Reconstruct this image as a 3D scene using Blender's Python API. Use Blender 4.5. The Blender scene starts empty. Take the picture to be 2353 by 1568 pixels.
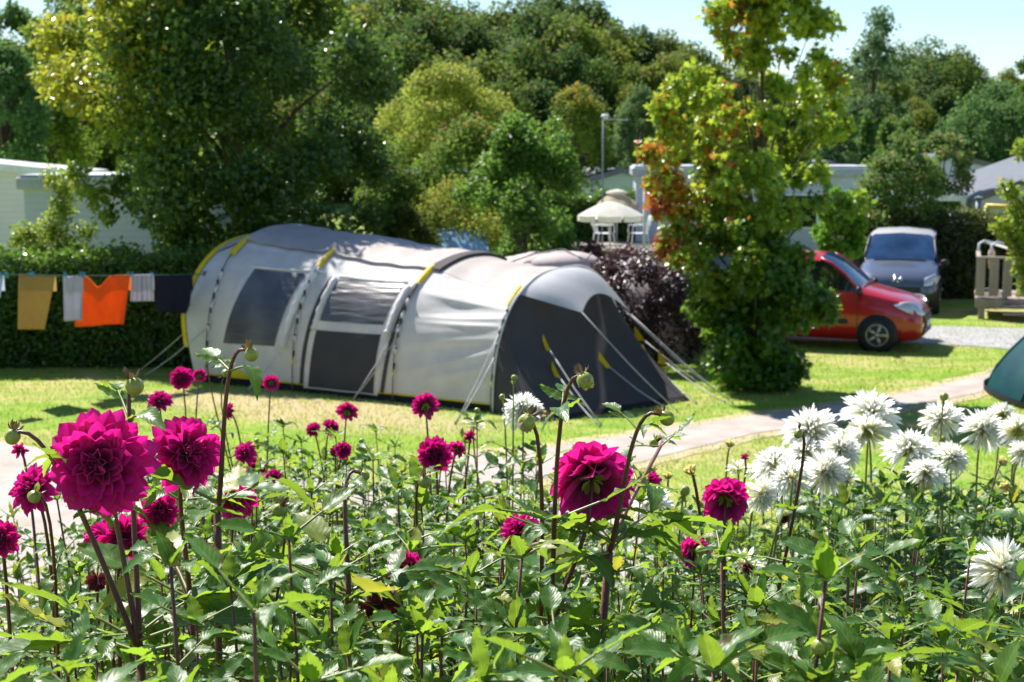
import bpy, bmesh, math, random
import numpy as np
from mathutils import Vector, Matrix

random.seed(7)
RS = np.random.RandomState(11)
SC = bpy.context.scene
COL = SC.collection
# ---------------------------------------------------------------- view geometry (used to measure places in the photograph)
F, CX, CY, HZ, EYE = 3400.0, 1176.5, 784.0, 343.0, 3.8
TH = math.atan((CY - HZ) / F)
def P(px, py, d):
    u, v = (px - CX) / F, (CY - py) / F
    x, y, z = u, math.cos(TH) + v * math.sin(TH), -math.sin(TH) + v * math.cos(TH)
    k = d / y
    return Vector((x * k, d, EYE + z * k))
def G(px, py, z=0.0):
    p = P(px, py, 1.0)
    k = (z - EYE) / (p.z - EYE)
    return Vector((p.x * k, k, z))
def PROJ(p):
    x, y, z = p[0], p[1], p[2] - EYE
    dep = y * math.cos(TH) - z * math.sin(TH)
    up = y * math.sin(TH) + z * math.cos(TH)
    return CX + F * x / dep, CY - F * up / dep

# ---------------------------------------------------------------- object helpers
def tag(o, label=None, cat=None, group=None, kind=None):
    if label: o['label'] = label
    if cat: o['category'] = cat
    if group: o['group'] = group
    if kind: o['kind'] = kind
    return o
def empty(name, loc=(0, 0, 0), rz=0.0, label=None, cat=None, group=None):
    o = bpy.data.objects.new(name, None)
    COL.objects.link(o)
    o.location = loc
    o.rotation_euler = (0, 0, rz)
    o.empty_display_size = 0.2
    return tag(o, label, cat, group)
def link(name, me, parent=None, loc=None, label=None):
    o = bpy.data.objects.new(name, me)
    COL.objects.link(o)
    if parent is not None: o.parent = parent
    if loc is not None: o.location = loc
    if label: o['label'] = label
    return o
def np_mesh(name, V, Q, mat=None, uv=None, col=None, smooth=True, mats=None, mi=None):
    """V (n,3) verts, Q list of arrays of faces (each (m,3) or (m,4))"""
    me = bpy.data.meshes.new(name)
    V = np.asarray(V, dtype=np.float32)
    Qs = [np.asarray(q, dtype=np.int32) for q in (Q if isinstance(Q, list) else [Q]) if len(q)]
    li = np.concatenate([q.ravel() for q in Qs])
    tot = np.concatenate([np.full(len(q), q.shape[1], dtype=np.int32) for q in Qs])
    st = np.concatenate([[0], np.cumsum(tot)[:-1]]).astype(np.int32)
    me.vertices.add(len(V)); me.vertices.foreach_set('co', V.ravel())
    me.loops.add(len(li)); me.loops.foreach_set('vertex_index', li)
    me.polygons.add(len(st)); me.polygons.foreach_set('loop_start', st)
    me.polygons.foreach_set('use_smooth', np.full(len(st), smooth))
    if mats:
        for m in mats: me.materials.append(m)
        if mi is not None: me.polygons.foreach_set('material_index', np.asarray(mi, dtype=np.int32))
    elif mat: me.materials.append(mat)
    if uv is not None:
        ul = me.uv_layers.new(name='UVMap')
        ul.data.foreach_set('uv', np.asarray(uv, dtype=np.float32)[li].ravel())
    if col is not None:
        ca = me.color_attributes.new('Col', 'FLOAT_COLOR', 'POINT')
        c4 = np.ones((len(V), 4), dtype=np.float32); c4[:, :3] = col
        ca.data.foreach_set('color', c4.ravel())
    me.update(calc_edges=True)
    return me
def scatter_mesh(name, tmpl, pos, R, sc, mat, col=None, smooth=True):
    """tmpl = (verts, quads, uv); pos (n,3); R (n,3,3) columns = x,y,z axes; sc (n,) or (n,3)"""
    tv, tq, tuv = tmpl
    n, k = len(pos), len(tv)
    sc = np.asarray(sc)
    if sc.ndim == 1: sc = np.repeat(sc[:, None], 3, 1)
    V = np.einsum('nij,nkj->nki', R, tv[None] * sc[:, None, :]) + pos[:, None, :]
    Q = (tq[None] + (np.arange(n) * k)[:, None, None]).reshape(-1, tq.shape[1])
    uv = np.tile(tuv, (n, 1)) if tuv is not None else None
    c = np.repeat(col, k, 0) if col is not None else None
    return np_mesh(name, V.reshape(-1, 3), Q, mat, uv, c, smooth)
def frames(x, z):
    """rotation frames from x axes (n,3) and approximate z axes"""
    x = x / np.maximum(np.linalg.norm(x, axis=1, keepdims=True), 1e-9)
    y = np.cross(z, x)
    ny = np.linalg.norm(y, axis=1, keepdims=True)
    y = np.where(ny < 1e-6, np.array([[0, 1, 0]]), y / np.maximum(ny, 1e-6))
    z = np.cross(x, y)
    return np.stack([x, y, z], axis=2)

class MB:
    """collects boxes, tubes, grids as ONE mesh"""
    def __init__(s): s.v = []; s.f = []; s.m = []; s.cur = 0
    def add(s, vs, fs):
        b = len(s.v); s.v += [tuple(v) for v in vs]
        for f in fs: s.f.append(tuple(i + b for i in f)); s.m.append(s.cur)
        return s
    def box(s, c, size, rz=0.0, M=None, taper=1.0, bev=0.0):
        hx, hy, hz = size[0] / 2, size[1] / 2, size[2] / 2
        if bev > 0:
            b = min(bev, hx * .9, hy * .9, hz * .9); vs = []; 
            rings = [(-hz, b), (-hz + b, 0), (hz - b, 0), (hz, b)]
            for z, ins in rings:
                x, y = hx - ins, hy - ins
                bb = b * .6
                vs += [(x - bb, -y, z), (x, -y + bb, z), (x, y - bb, z), (x - bb, y, z), (-x + bb, y, z), (-x, y - bb, z), (-x, -y + bb, z), (-x + bb, -y, z)]
            fs = []
            for r in range(3):
                for k in range(8): fs.append((r * 8 + k, r * 8 + (k + 1) % 8, (r + 1) * 8 + (k + 1) % 8, (r + 1) * 8 + k))
            fs.append(tuple(range(7, -1, -1))); fs.append(tuple(range(24, 32)))
        else:
            vs = [(sx * hx * (taper if sz > 0 else 1), sy * hy * (taper if sz > 0 else 1), sz * hz) for sz in (-1, 1) for sy in (-1, 1) for sx in (-1, 1)]
            fs = [(0, 2, 3, 1), (4, 5, 7, 6), (0, 1, 5, 4), (2, 6, 7, 3), (0, 4, 6, 2), (1, 3, 7, 5)]
        T = M if M is not None else Matrix.Translation(c) @ Matrix.Rotation(rz, 4, 'Z')
        return s.add([T @ Vector(v) for v in vs], fs)
    def tube(s, pts, r, n=8, cap=True):
        pts = [Vector(p) for p in pts]; m = len(pts)
        rs = r if isinstance(r, (list, tuple)) else [r] * m
        vs = []; fs = []; prev = None
        for i in range(m):
            t = (pts[min(i + 1, m - 1)] - pts[max(i - 1, 0)])
            t = t.normalized() if t.length > 1e-9 else Vector((0, 0, 1))
            if prev is None:
                a = Vector((0, 0, 1)) if abs(t.z) < .9 else Vector((1, 0, 0))
                u = t.cross(a).normalized()
            else:
                u = (prev - t * prev.dot(t))
                u = u.normalized() if u.length > 1e-6 else t.orthogonal().normalized()
            prev = u; w = t.cross(u)
            for k in range(n):
                a = 2 * math.pi * k / n
                vs.append(pts[i] + (u * math.cos(a) + w * math.sin(a)) * rs[i])
        for i in range(m - 1):
            for k in range(n): fs.append((i * n + k, i * n + (k + 1) % n, (i + 1) * n + (k + 1) % n, (i + 1) * n + k))
        if cap: fs.append(tuple(range(n - 1, -1, -1))); fs.append(tuple(range((m - 1) * n, m * n)))
        return s.add(vs, fs)
    def grid(s, fn, nu, nv, close=False):
        vs = [fn(i / nu, j / nv) for i in range(nu + 1) for j in range(nv + 1)]
        fs = [(i * (nv + 1) + j, (i + 1) * (nv + 1) + j, (i + 1) * (nv + 1) + j + 1, i * (nv + 1) + j + 1) for i in range(nu) for j in range(nv)]
        return s.add(vs, fs)
    def lathe(s, prof, n=16, c=(0, 0, 0), M=None):
        T = M if M is not None else Matrix.Translation(c)
        vs = [T @ Vector((r * math.cos(2 * math.pi * k / n), r * math.sin(2 * math.pi * k / n), z)) for r, z in prof for k in range(n)]
        fs = [(i * n + k, i * n + (k + 1) % n, (i + 1) * n + (k + 1) % n, (i + 1) * n + k) for i in range(len(prof) - 1) for k in range(n)]
        return s.add(vs, fs)
    def build(s, name, mat, parent=None, smooth=False, label=None):
        me = bpy.data.meshes.new(name)
        me.from_pydata([tuple(v) for v in s.v], [], s.f)
        for m in (mat if isinstance(mat, (list, tuple)) else [mat]): me.materials.append(m)
        me.polygons.foreach_set('use_smooth', [smooth] * len(me.polygons))
        if any(s.m): me.polygons.foreach_set('material_index', s.m)
        me.update()
        return link(name, me, parent, label=label)

# ---------------------------------------------------------------- materials
def nt_new(name):
    m = bpy.data.materials.new(name); m.use_nodes = True
    n = m.node_tree; n.nodes.clear()
    out = n.nodes.new('ShaderNodeOutputMaterial')
    return m, n, out
def mixcol(n, a, b, fac, mode='MIX'):
    x = n.nodes.new('ShaderNodeMix'); x.data_type = 'RGBA'; x.blend_type = mode
    for i, s in ((6, a), (7, b)):
        if hasattr(s, 'is_linked') or hasattr(s, 'links'): n.links.new(s, x.inputs[i])
        else: x.inputs[i].default_value = (*s, 1)
    if isinstance(fac, (int, float)): x.inputs[0].default_value = fac
    else: n.links.new(fac, x.inputs[0])
    return x.outputs[2]
def math_n(n, op, a, b=None, clamp=False):
    x = n.nodes.new('ShaderNodeMath'); x.operation = op; x.use_clamp = clamp
    for i, s in enumerate((a, b)):
        if s is None: continue
        if isinstance(s, (int, float)): x.inputs[i].default_value = s
        else: n.links.new(s, x.inputs[i])
    return x.outputs[0]
def ramp(n, fac, a, b):
    x = n.nodes.new('ShaderNodeMapRange'); x.inputs[1].default_value = a; x.inputs[2].default_value = b; x.clamp = True
    n.links.new(fac, x.inputs[0]); return x.outputs[0]
def noise(n, scale, detail=3.0, coord='Object', vec=None, rough=.5, stretch=None):
    x = n.nodes.new('ShaderNodeTexNoise'); x.inputs['Scale'].default_value = scale; x.inputs['Detail'].default_value = detail
    x.inputs['Roughness'].default_value = rough
    if vec is None:
        tc = n.nodes.new('ShaderNodeTexCoord'); vec = tc.outputs[coord]
    if stretch:
        mp = n.nodes.new('ShaderNodeMapping'); mp.inputs['Scale'].default_value = stretch
        n.links.new(vec, mp.inputs['Vector']); vec = mp.outputs[0]
    n.links.new(vec, x.inputs['Vector'])
    return x.outputs[0]
def bump(n, h, strength, dist, bsdf):
    b = n.nodes.new('ShaderNodeBump'); b.inputs['Strength'].default_value = strength; b.inputs['Distance'].default_value = dist
    n.links.new(h, b.inputs['Height']); n.links.new(b.outputs[0], bsdf.inputs['Normal'])
    return b
def plain(name, c, rough=.6, metal=0.0, c2=None, scale=6.0, bmp=0.0, bscale=40.0, spec=.5, coat=0.0, stretch=None):
    m, n, out = nt_new(name)
    p = n.nodes.new('ShaderNodeBsdfPrincipled')
    p.inputs['Roughness'].default_value = rough; p.inputs['Metallic'].default_value = metal
    p.inputs['Specular IOR Level'].default_value = spec; p.inputs['Coat Weight'].default_value = coat
    c2 = c2 or tuple(x * .82 for x in c)
    n.links.new(mixcol(n, c, c2, ramp(n, noise(n, scale, 4, stretch=stretch), .35, .65)), p.inputs['Base Color'])
    if bmp: bump(n, noise(n, bscale, 3), bmp, .01, p)
    n.links.new(p.outputs[0], out.inputs[0])
    return m
def cloth(name, c, trans=.25, rough=.8, c2=None, scale=3.0, bmp=.15, bscale=6.0, stripe=None, spec=.3, stretch=None):
    m, n, out = nt_new(name)
    p = n.nodes.new('ShaderNodeBsdfPrincipled'); p.inputs['Roughness'].default_value = rough
    p.inputs['Specular IOR Level'].default_value = spec
    c2 = c2 or tuple(x * .88 for x in c)
    col = mixcol(n, c, c2, ramp(n, noise(n, scale, 3), .35, .65))
    if stripe:
        tc = n.nodes.new('ShaderNodeTexCoord'); w = n.nodes.new('ShaderNodeTexWave'); w.inputs['Scale'].default_value = stripe[1]
        n.links.new(tc.outputs['UV'] if stripe[2] else tc.outputs['Object'], w.inputs['Vector'])
        col = mixcol(n, col, stripe[0], ramp(n, w.outputs['Fac'], .8, .9))
    n.links.new(col, p.inputs['Base Color'])
    t = n.nodes.new('ShaderNodeBsdfTranslucent'); n.links.new(col, t.inputs['Color'])
    bump(n, noise(n, bscale, 3, stretch=stretch), bmp, .03, p)
    mx = n.nodes.new('ShaderNodeMixShader'); mx.inputs[0].default_value = trans
    n.links.new(p.outputs[0], mx.inputs[1]); n.links.new(t.outputs[0], mx.inputs[2]); n.links.new(mx.outputs[0], out.inputs[0])
    return m
def foliage(name, c1, c2, tcol, trans=.42, rough=.42, spec=.5, attr=False, objvar=0.0, veins=False):
    """real leaf colours: c1..c2 per leaf, tcol colour of the light let through"""
    m, n, out = nt_new(name)
    geo = n.nodes.new('ShaderNodeNewGeometry')
    rnd = geo.outputs['Random Per Island']
    if attr:
        a = n.nodes.new('ShaderNodeAttribute'); a.attribute_name = 'Col'
        base = mixcol(n, a.outputs['Color'], (0, 0, 0), math_n(n, 'MULTIPLY', rnd, .35))
        tc = mixcol(n, a.outputs['Color'], (1.0, 1.0, .35), .5, 'MULTIPLY')
        g = n.nodes.new('ShaderNodeGamma'); g.inputs[1].default_value = .72
        n.links.new(tc, g.inputs[0]); tc = g.outputs[0]
    else:
        base = mixcol(n, c1, c2, rnd); tc = mixcol(n, tcol, tuple(x * .6 for x in tcol), rnd)
    if objvar:
        oi = n.nodes.new('ShaderNodeObjectInfo')
        h = n.nodes.new('ShaderNodeHueSaturation')
        n.links.new(math_n(n, 'ADD', math_n(n, 'MULTIPLY', oi.outputs['Random'], -.07 * objvar), .5 + .025 * objvar), h.inputs['Hue'])
        n.links.new(math_n(n, 'ADD', math_n(n, 'MULTIPLY', oi.outputs['Random'], .7 * objvar), 1 - .35 * objvar), h.inputs['Value'])
        n.links.new(base, h.inputs['Color']); base = h.outputs[0]
    p = n.nodes.new('ShaderNodeBsdfPrincipled'); p.inputs['Roughness'].default_value = rough
    p.inputs['Specular IOR Level'].default_value = spec
    t = n.nodes.new('ShaderNodeBsdfTranslucent')
    if veins:
        uvn = n.nodes.new('ShaderNodeTexCoord'); sp = n.nodes.new('ShaderNodeSeparateXYZ'); n.links.new(uvn.outputs['UV'], sp.inputs[0])
        av = math_n(n, 'ABSOLUTE', math_n(n, 'SUBTRACT', sp.outputs[1], .5))
        k = math_n(n, 'FRACT', math_n(n, 'SUBTRACT', math_n(n, 'MULTIPLY', sp.outputs[0], 8.0), math_n(n, 'MULTIPLY', av, 5.0)))
        d = math_n(n, 'ABSOLUTE', math_n(n, 'SUBTRACT', k, .5))
        side = math_n(n, 'LESS_THAN', d, .07)
        mid = math_n(n, 'LESS_THAN', av, .022)
        vein = math_n(n, 'MAXIMUM', math_n(n, 'MULTIPLY', side, .55), mid)
        base = mixcol(n, base, (.2, .34, .1), math_n(n, 'MULTIPLY', vein, .4))
        tc = mixcol(n, tc, (.62, .8, .2), math_n(n, 'MULTIPLY', vein, .5))
        hgt = math_n(n, 'ADD', math_n(n, 'MULTIPLY', math_n(n, 'SUBTRACT', .5, d), -1.0), math_n(n, 'MULTIPLY', noise(n, 60, 3), .8))
        bump(n, hgt, .16, .0022, p)
        # undersides paler and duller
        base = mixcol(n, base, (.09, .18, .055), math_n(n, 'MULTIPLY', geo.outputs['Backfacing'], .6))
    if veins:   # ageing: some leaves yellowed, brown spots and edges
        old = ramp(n, math_n(n, 'FRACT', math_n(n, 'MULTIPLY', rnd, 37.0)), .90, .97)
        base = mixcol(n, base, (.34, .33, .05), math_n(n, 'MULTIPLY', old, .7)); tc = mixcol(n, tc, (.7, .6, .06), math_n(n, 'MULTIPLY', old, .7))
        sx_ = math_n(n, 'ADD', math_n(n, 'MULTIPLY', noise(n, 45, 4, rough=.7), .8), math_n(n, 'MULTIPLY', av, .45))
        spot = math_n(n, 'MULTIPLY', ramp(n, sx_, .62, .68), ramp(n, rnd, .45, .75))
        base = mixcol(n, base, (.13, .07, .03), spot); tc = mixcol(n, tc, (.2, .1, .03), spot)
    n.links.new(base, p.inputs['Base Color']); n.links.new(tc, t.inputs['Color'])
    mx = n.nodes.new('ShaderNodeMixShader'); mx.inputs[0].default_value = trans
    n.links.new(p.outputs[0], mx.inputs[1]); n.links.new(t.outputs[0], mx.inputs[2]); n.links.new(mx.outputs[0], out.inputs[0])
    return m
def petal_mat(name, base, tip, tr, trans=.35, rough=.55, streak=.25):
    m, n, out = nt_new(name)
    tcn = n.nodes.new('ShaderNodeTexCoord'); sp = n.nodes.new('ShaderNodeSeparateXYZ'); n.links.new(tcn.outputs['UV'], sp.inputs[0])
    geo = n.nodes.new('ShaderNodeNewGeometry')
    col = mixcol(n, base, tip, ramp(n, sp.outputs[0], .05, .75))
    nz = noise(n, 3.0, 2, vec=tcn.outputs['UV'], stretch=(.6, 7, 1))
    col = mixcol(n, col, tuple(min(1, x * .55) for x in tip), math_n(n, 'MULTIPLY', ramp(n, nz, .4, .7), streak))
    col = mixcol(n, col, tuple(x * .62 for x in tip), math_n(n, 'MULTIPLY', geo.outputs['Random Per Island'], .30 if streak > .1 else .08))
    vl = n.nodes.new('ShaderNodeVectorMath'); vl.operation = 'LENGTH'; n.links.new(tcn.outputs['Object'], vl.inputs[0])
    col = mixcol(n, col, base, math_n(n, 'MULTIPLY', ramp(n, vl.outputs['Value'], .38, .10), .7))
    col = mixcol(n, col, (.30, .16, .05), math_n(n, 'MULTIPLY', ramp(n, math_n(n, 'ADD', noise(n, 9, 3), math_n(n, 'MULTIPLY', sp.outputs[0], .18)), .78, .84), .5))
    p = n.nodes.new('ShaderNodeBsdfPrincipled'); p.inputs['Roughness'].default_value = rough
    p.inputs['Specular IOR Level'].default_value = .35
    p.inputs['Sheen Weight'].default_value = .15
    n.links.new(col, p.inputs['Base Color']); bump(n, nz, .35, .002, p)
    t = n.nodes.new('ShaderNodeBsdfTranslucent'); n.links.new(mixcol(n, col, tr, .6), t.inputs['Color'])
    mx = n.nodes.new('ShaderNodeMixShader'); mx.inputs[0].default_value = trans
    n.links.new(p.outputs[0], mx.inputs[1]); n.links.new(t.outputs[0], mx.inputs[2]); n.links.new(mx.outputs[0], out.inputs[0])
    return m
def glass_mat(name, tint=(.02, .025, .03), rough=.06):
    m, n, out = nt_new(name)
    p = n.nodes.new('ShaderNodeBsdfPrincipled'); p.inputs['Base Color'].default_value = (*tint, 1)
    p.inputs['Roughness'].default_value = rough; p.inputs['Specular IOR Level'].default_value = .9; p.inputs['Coat Weight'].default_value = .6
    n.links.new(p.outputs[0], out.inputs[0]); return m

# ---------------------------------------------------------------- ground heights
_ty = [-30, .9, 5.0, 6.0, 8.6, 46, 70, 110, 220, 420]
_tz = [2.2, 2.2, 1.72, 1.55, 0, 0, 1.2, 4.4, 12, 12]
def TZ(y): return float(np.interp(y, _ty, _tz))
# ================================================================ SETTING: ground, paths
def lawn_material():
    m, n, out = nt_new('lawn')
    p = n.nodes.new('ShaderNodeBsdfPrincipled'); p.inputs['Roughness'].default_value = .9; p.inputs['Specular IOR Level'].default_value = .2
    tc = n.nodes.new('ShaderNodeTexCoord').outputs['Object']
    big = noise(n, .33, 3, vec=tc, stretch=(.6, 1.3, 1), rough=.6)
    mid = noise(n, 1.7, 4, vec=tc, stretch=(.7, 1.4, 1))
    fine = noise(n, 38, 3, vec=tc)
    col = mixcol(n, (.18, .32, .03), (.27, .38, .05), ramp(n, mid, .4, .6))
    dry = ramp(n, math_n(n, 'ADD', math_n(n, 'MULTIPLY', big, .7), math_n(n, 'MULTIPLY', mid, .3)), .47, .60)
    col = mixcol(n, col, (.52, .40, .20), math_n(n, 'MULTIPLY', dry, .68))
    # worn strip in front of the tent door
    sp = n.nodes.new('ShaderNodeSeparateXYZ'); n.links.new(tc, sp.inputs[0])
    ex = math_n(n, 'DIVIDE', math_n(n, 'ADD', sp.outputs[0], 2.9), 3.2)
    ey = math_n(n, 'DIVIDE', math_n(n, 'SUBTRACT', math_n(n, 'ADD', sp.outputs[1], math_n(n, 'MULTIPLY', sp.outputs[0], .5)), 19.9), 1.5)
    r2 = math_n(n, 'ADD', math_n(n, 'MULTIPLY', ex, ex), math_n(n, 'MULTIPLY', ey, ey))
    wear = math_n(n, 'MULTIPLY', ramp(n, math_n(n, 'ADD', r2, math_n(n, 'MULTIPLY', mid, .9)), 1.5, .7), .8)
    col = mixcol(n, col, (.52, .38, .24), wear)
    col = mixcol(n, col, (.06, .09, .015), math_n(n, 'MULTIPLY', ramp(n, fine, .55, .75), .5))
    n.links.new(col, p.inputs['Base Color'])
    bump(n, noise(n, 22, 4, vec=tc, rough=.7), .9, .05, p)
    n.links.new(p.outputs[0], out.inputs[0]); return m
M_lawn = lawn_material()
M_soil = plain('soil', (.075, .05, .032), .95, c2=(.04, .028, .02), scale=9, bmp=.8, bscale=25)
M_gravel = plain('path_gravel', (.40, .35, .32), .95, c2=(.30, .26, .23), scale=2.2, bmp=.5, bscale=70)
M_dirt = plain('dry_edge', (.46, .36, .24), .95, c2=(.30, .27, .12), scale=5, bmp=.5, bscale=40)
M_asph = plain('old_asphalt', (.34, .33, .35), .9, c2=(.27, .26, .28), scale=3, bmp=.35, bscale=90)

ys = np.concatenate([np.linspace(-30, 0, 7), np.linspace(.5, 9, 35), np.linspace(9.5, 46, 60), np.linspace(49, 120, 30), np.linspace(130, 400, 12)])
xs = np.concatenate([np.linspace(-300, -40, 12), np.linspace(-36, 36, 61), np.linspace(40, 300, 12)])
V = []
for y in ys:
    for x in xs:
        z = TZ(y)
        if 9 < y < 46: z += .002 * math.sin(x * .9 + y * .4) * math.sin(y * .7 + 1)
        if y > 60: z += .5 * math.sin(x * .05 + y * .03)
        V.append((x, y, z - (.003 if 9 < y < 46 else 0)))
nx = len(xs)
Q = [(i * nx + j, i * nx + j + 1, (i + 1) * nx + j + 1, (i + 1) * nx + j) for i in range(len(ys) - 1) for j in range(nx - 1)]
tag(link('ground', np_mesh('ground', V, np.array(Q), M_lawn)), 'green and dry lawn of the campsite', kind='structure')

def sheet(name, poly, z, mat, label=None):
    mb = MB(); mb.add([(x, y, z) for x, y in poly], [tuple(range(len(poly)))])
    return tag(mb.build(name, mat), label, kind='structure')
def chaikin(p, k=2):
    for _ in range(k):
        q = [p[0]]
        for a, b in zip(p[:-1], p[1:]):
            q += [(a[0] * .75 + b[0] * .25, a[1] * .75 + b[1] * .25), (a[0] * .25 + b[0] * .75, a[1] * .25 + b[1] * .75)]
        p = q + [p[-1]]
    return p
def ribbon(name, up, lo, z, mat, wig=.0):
    up = chaikin(up); lo = chaikin(lo)
    n = 60
    def res(p):
        L = [0]
        for a, b in zip(p[:-1], p[1:]): L.append(L[-1] + math.hypot(a[0] - b[0], a[1] - b[1]))
        return [(float(np.interp(t, L, [q[0] for q in p])), float(np.interp(t, L, [q[1] for q in p]))) for t in np.linspace(0, L[-1], n)]
    u, l = res(up), res(lo)
    mb = MB()
    vs = []
    for i, (a, b) in enumerate(zip(u, l)):
        w1 = wig * (math.sin(i * 1.3) + .6 * math.sin(i * 2.9 + 1)); w2 = wig * (math.sin(i * 1.1 + 2) + .6 * math.sin(i * 3.3))
        vs += [(a[0], a[1] + w1, z), (b[0], b[1] + w2, z)]
    mb.add(vs, [(2 * i, 2 * i + 1, 2 * i + 3, 2 * i + 2) for i in range(n - 1)])
    return tag(mb.build(name, mat), kind='structure')
g2 = lambda px, py: tuple(G(px, py)[:2])
up = [g2(1000, 1052), g2(1200, 1040), g2(1430, 1003), g2(1698, 961), g2(1905, 938), g2(2066, 909), g2(2280, 858), g2(2480, 805), g2(2700, 760)]
lo = [g2(1000, 1125), g2(1250, 1105), g2(1500, 1058), g2(1698, 1003), g2(1890, 975), g2(2060, 938), g2(2235, 908), g2(2480, 850), g2(2750, 790)]
ribbon('path_edge', [(x, y + .32) for x, y in up], [(x, y - .35) for x, y in lo], .004, M_dirt, .05)
ribbon('path', up, lo, .010, M_gravel, .035)
ribbon('road', [g2(1500, 742), g2(2140, 749), g2(2353, 756), g2(2900, 772)], [g2(1500, 782), g2(2140, 789), g2(2353, 806), g2(2900, 850)], .010, M_asph, .02)
# paved lane between the flower bed and the lawn
sheet('lane', [(-16, 9.2), (16, 9.2), (16, 10.6), (6.2, 11.2)] + [tuple(G(a, b)[:2]) for a, b in ((1900, 1330), (1600, 1240), (1380, 1170), (1150, 1128), (1000, 1122), (800, 1108), (450, 1080), (200, 1050), (20, 1019), (-200, 1000))] + [(-16, 21)], .012, M_gravel)
sheet('flower_bed_soil', [(-3.1, .9), (3.4, .9), (3.4, 1.0), (-3.1, 1.0)], 2.215, M_soil)
mb = MB()
yy = np.linspace(1.0, 7.6, 30)
mb.add([(x, y, TZ(y) + .012) for y in yy for x in (-2.3 - y * .05, -1, 1, 3.4)], [(i * 4 + j, i * 4 + j + 1, (i + 1) * 4 + j + 1, (i + 1) * 4 + j) for i in range(29) for j in range(3)])
tag(mb.build('bed_soil', M_soil), kind='structure')
bpy.data.objects.remove(bpy.data.objects['flower_bed_soil'])

# short grass: blades over the lawn that the camera sees
n = 200000
dd = 10.8 + (33 - 10.8) * RS.rand(n) ** .8
xx = (RS.rand(n) - .5) * 1.05 * dd
# keep off the path and the lane
def upline(pts, x): 
    p = sorted(pts); return np.interp(x, [q[0] for q in p], [q[1] for q in p])
yu, yl = upline(chaikin(up), xx), upline(chaikin(lo), xx)
_ln = sorted([(-16, 21), (16, 10.6), (6.2, 11.2)] + [tuple(G(a, b)[:2]) for a, b in ((1900, 1330), (1600, 1240), (1380, 1170), (1150, 1128), (1000, 1122), (800, 1108), (450, 1080), (200, 1050), (20, 1019), (-200, 1000))])
lane_y = np.interp(xx, [q[0] for q in _ln], [q[1] for q in _ln])
keep = (dd > lane_y) & ~((dd < yu + .1 * RS.randn(n)) & (dd > yl - .1 + .1 * RS.randn(n)) & (xx > -1)) 
mid_n = np.sin(xx * 1.1 + 3) * np.sin(dd * 1.7) + np.sin(xx * 2.7 + dd)
keep &= RS.rand(n) > .25 + .25 * (mid_n < -.3)
keep &= ~((dd > 25.8) & (xx < -2.5))
px_, py_ = xx[keep], dd[keep]; n = len(px_)
az = RS.rand(n) * 2 * math.pi; h = .022 + .03 * RS.rand(n); w = .007 + .006 * RS.rand(n)
b = np.stack([px_, py_, np.full(n, -.012)], 1); dirw = np.stack([np.cos(az), np.sin(az), 0 * az], 1)
tipv = b + np.stack([RS.randn(n) * .015, RS.randn(n) * .015, h + .012], 1)
Vg = np.concatenate([(b - dirw * w[:, None])[:, None], (b + dirw * w[:, None])[:, None], tipv[:, None]], 1).reshape(-1, 3)
M_blade = foliage('grass_blades', (.18, .32, .025), (.42, .40, .13), (.5, .66, .08), .45, .5, .3)
tag(link('grass', np_mesh('grass', Vg, np.arange(3 * n).reshape(-1, 3), M_blade, smooth=False)), 'short mown grass blades growing over the lawn', 'grass', kind='stuff')

# ================================================================ THE BIG TENT
M_side = cloth('tent_side', (.86, .82, .82), .40, .62, bmp=.3, bscale=3, stretch=(.4, .4, 2))
M_white = cloth('tent_white', (.80, .79, .82), .25, .5, bmp=.3, bscale=25)
M_roof = cloth('tent_roof', (.47, .415, .39), .14, .6, bmp=.22, bscale=3.5)
M_dark = cloth('tent_dark', (.064, .058, .062), .08, .8, bmp=.12, bscale=4)
M_mesh = cloth('tent_window', (.045, .045, .055), .05, .38, c2=(.10, .10, .11), scale=1.6, bmp=.5, bscale=5, spec=.6, stretch=(.3, .3, 3))
M_meshdoor = cloth('tent_door_mesh', (.05, .05, .055), .05, .8, bmp=.15, bscale=200)
M_black = cloth('tent_black', (.012, .012, .015), .02, .8)
M_yel = cloth('tent_yellow', (.78, .58, .01), .15, .5, bmp=.05)
M_pale = cloth('tent_pale', (.62, .63, .68), .35, .5, bmp=.1, bscale=3)
M_cord = plain('cord', (.50, .50, .52), .7)
M_pole = plain('pole', (.10, .10, .12), .4)
P5 = G(1132, 948); A_ = Vector((.863, -.505, 0)); B_ = Vector((.505, .863, 0)); O_ = P5 - A_ * 5.70
tent = empty('tunnel_tent', O_, label='long pale grey family tent with yellow edging and dark slanting front, pitched on the lawn', cat='tent')
E_ = .8; W_ = 4.2
ARCH = [(-.0, 2.28), (.25, 2.46), (2.04, 2.31), (3.96, 2.10), (5.70, 1.94)]
def arch_pt(u, H, s, lean=0.0):
    th = math.pi * s; c = math.cos(th); sn = max(0.0, math.sin(th))
    t = W_ / 2 * (1 - math.copysign(abs(c) ** E_, c)); z = H * sn ** E_
    uu = u - lean * min(1.0, z / 1.1)
    return A_ * uu + B_ * t + Vector((0, 0, z))
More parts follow.
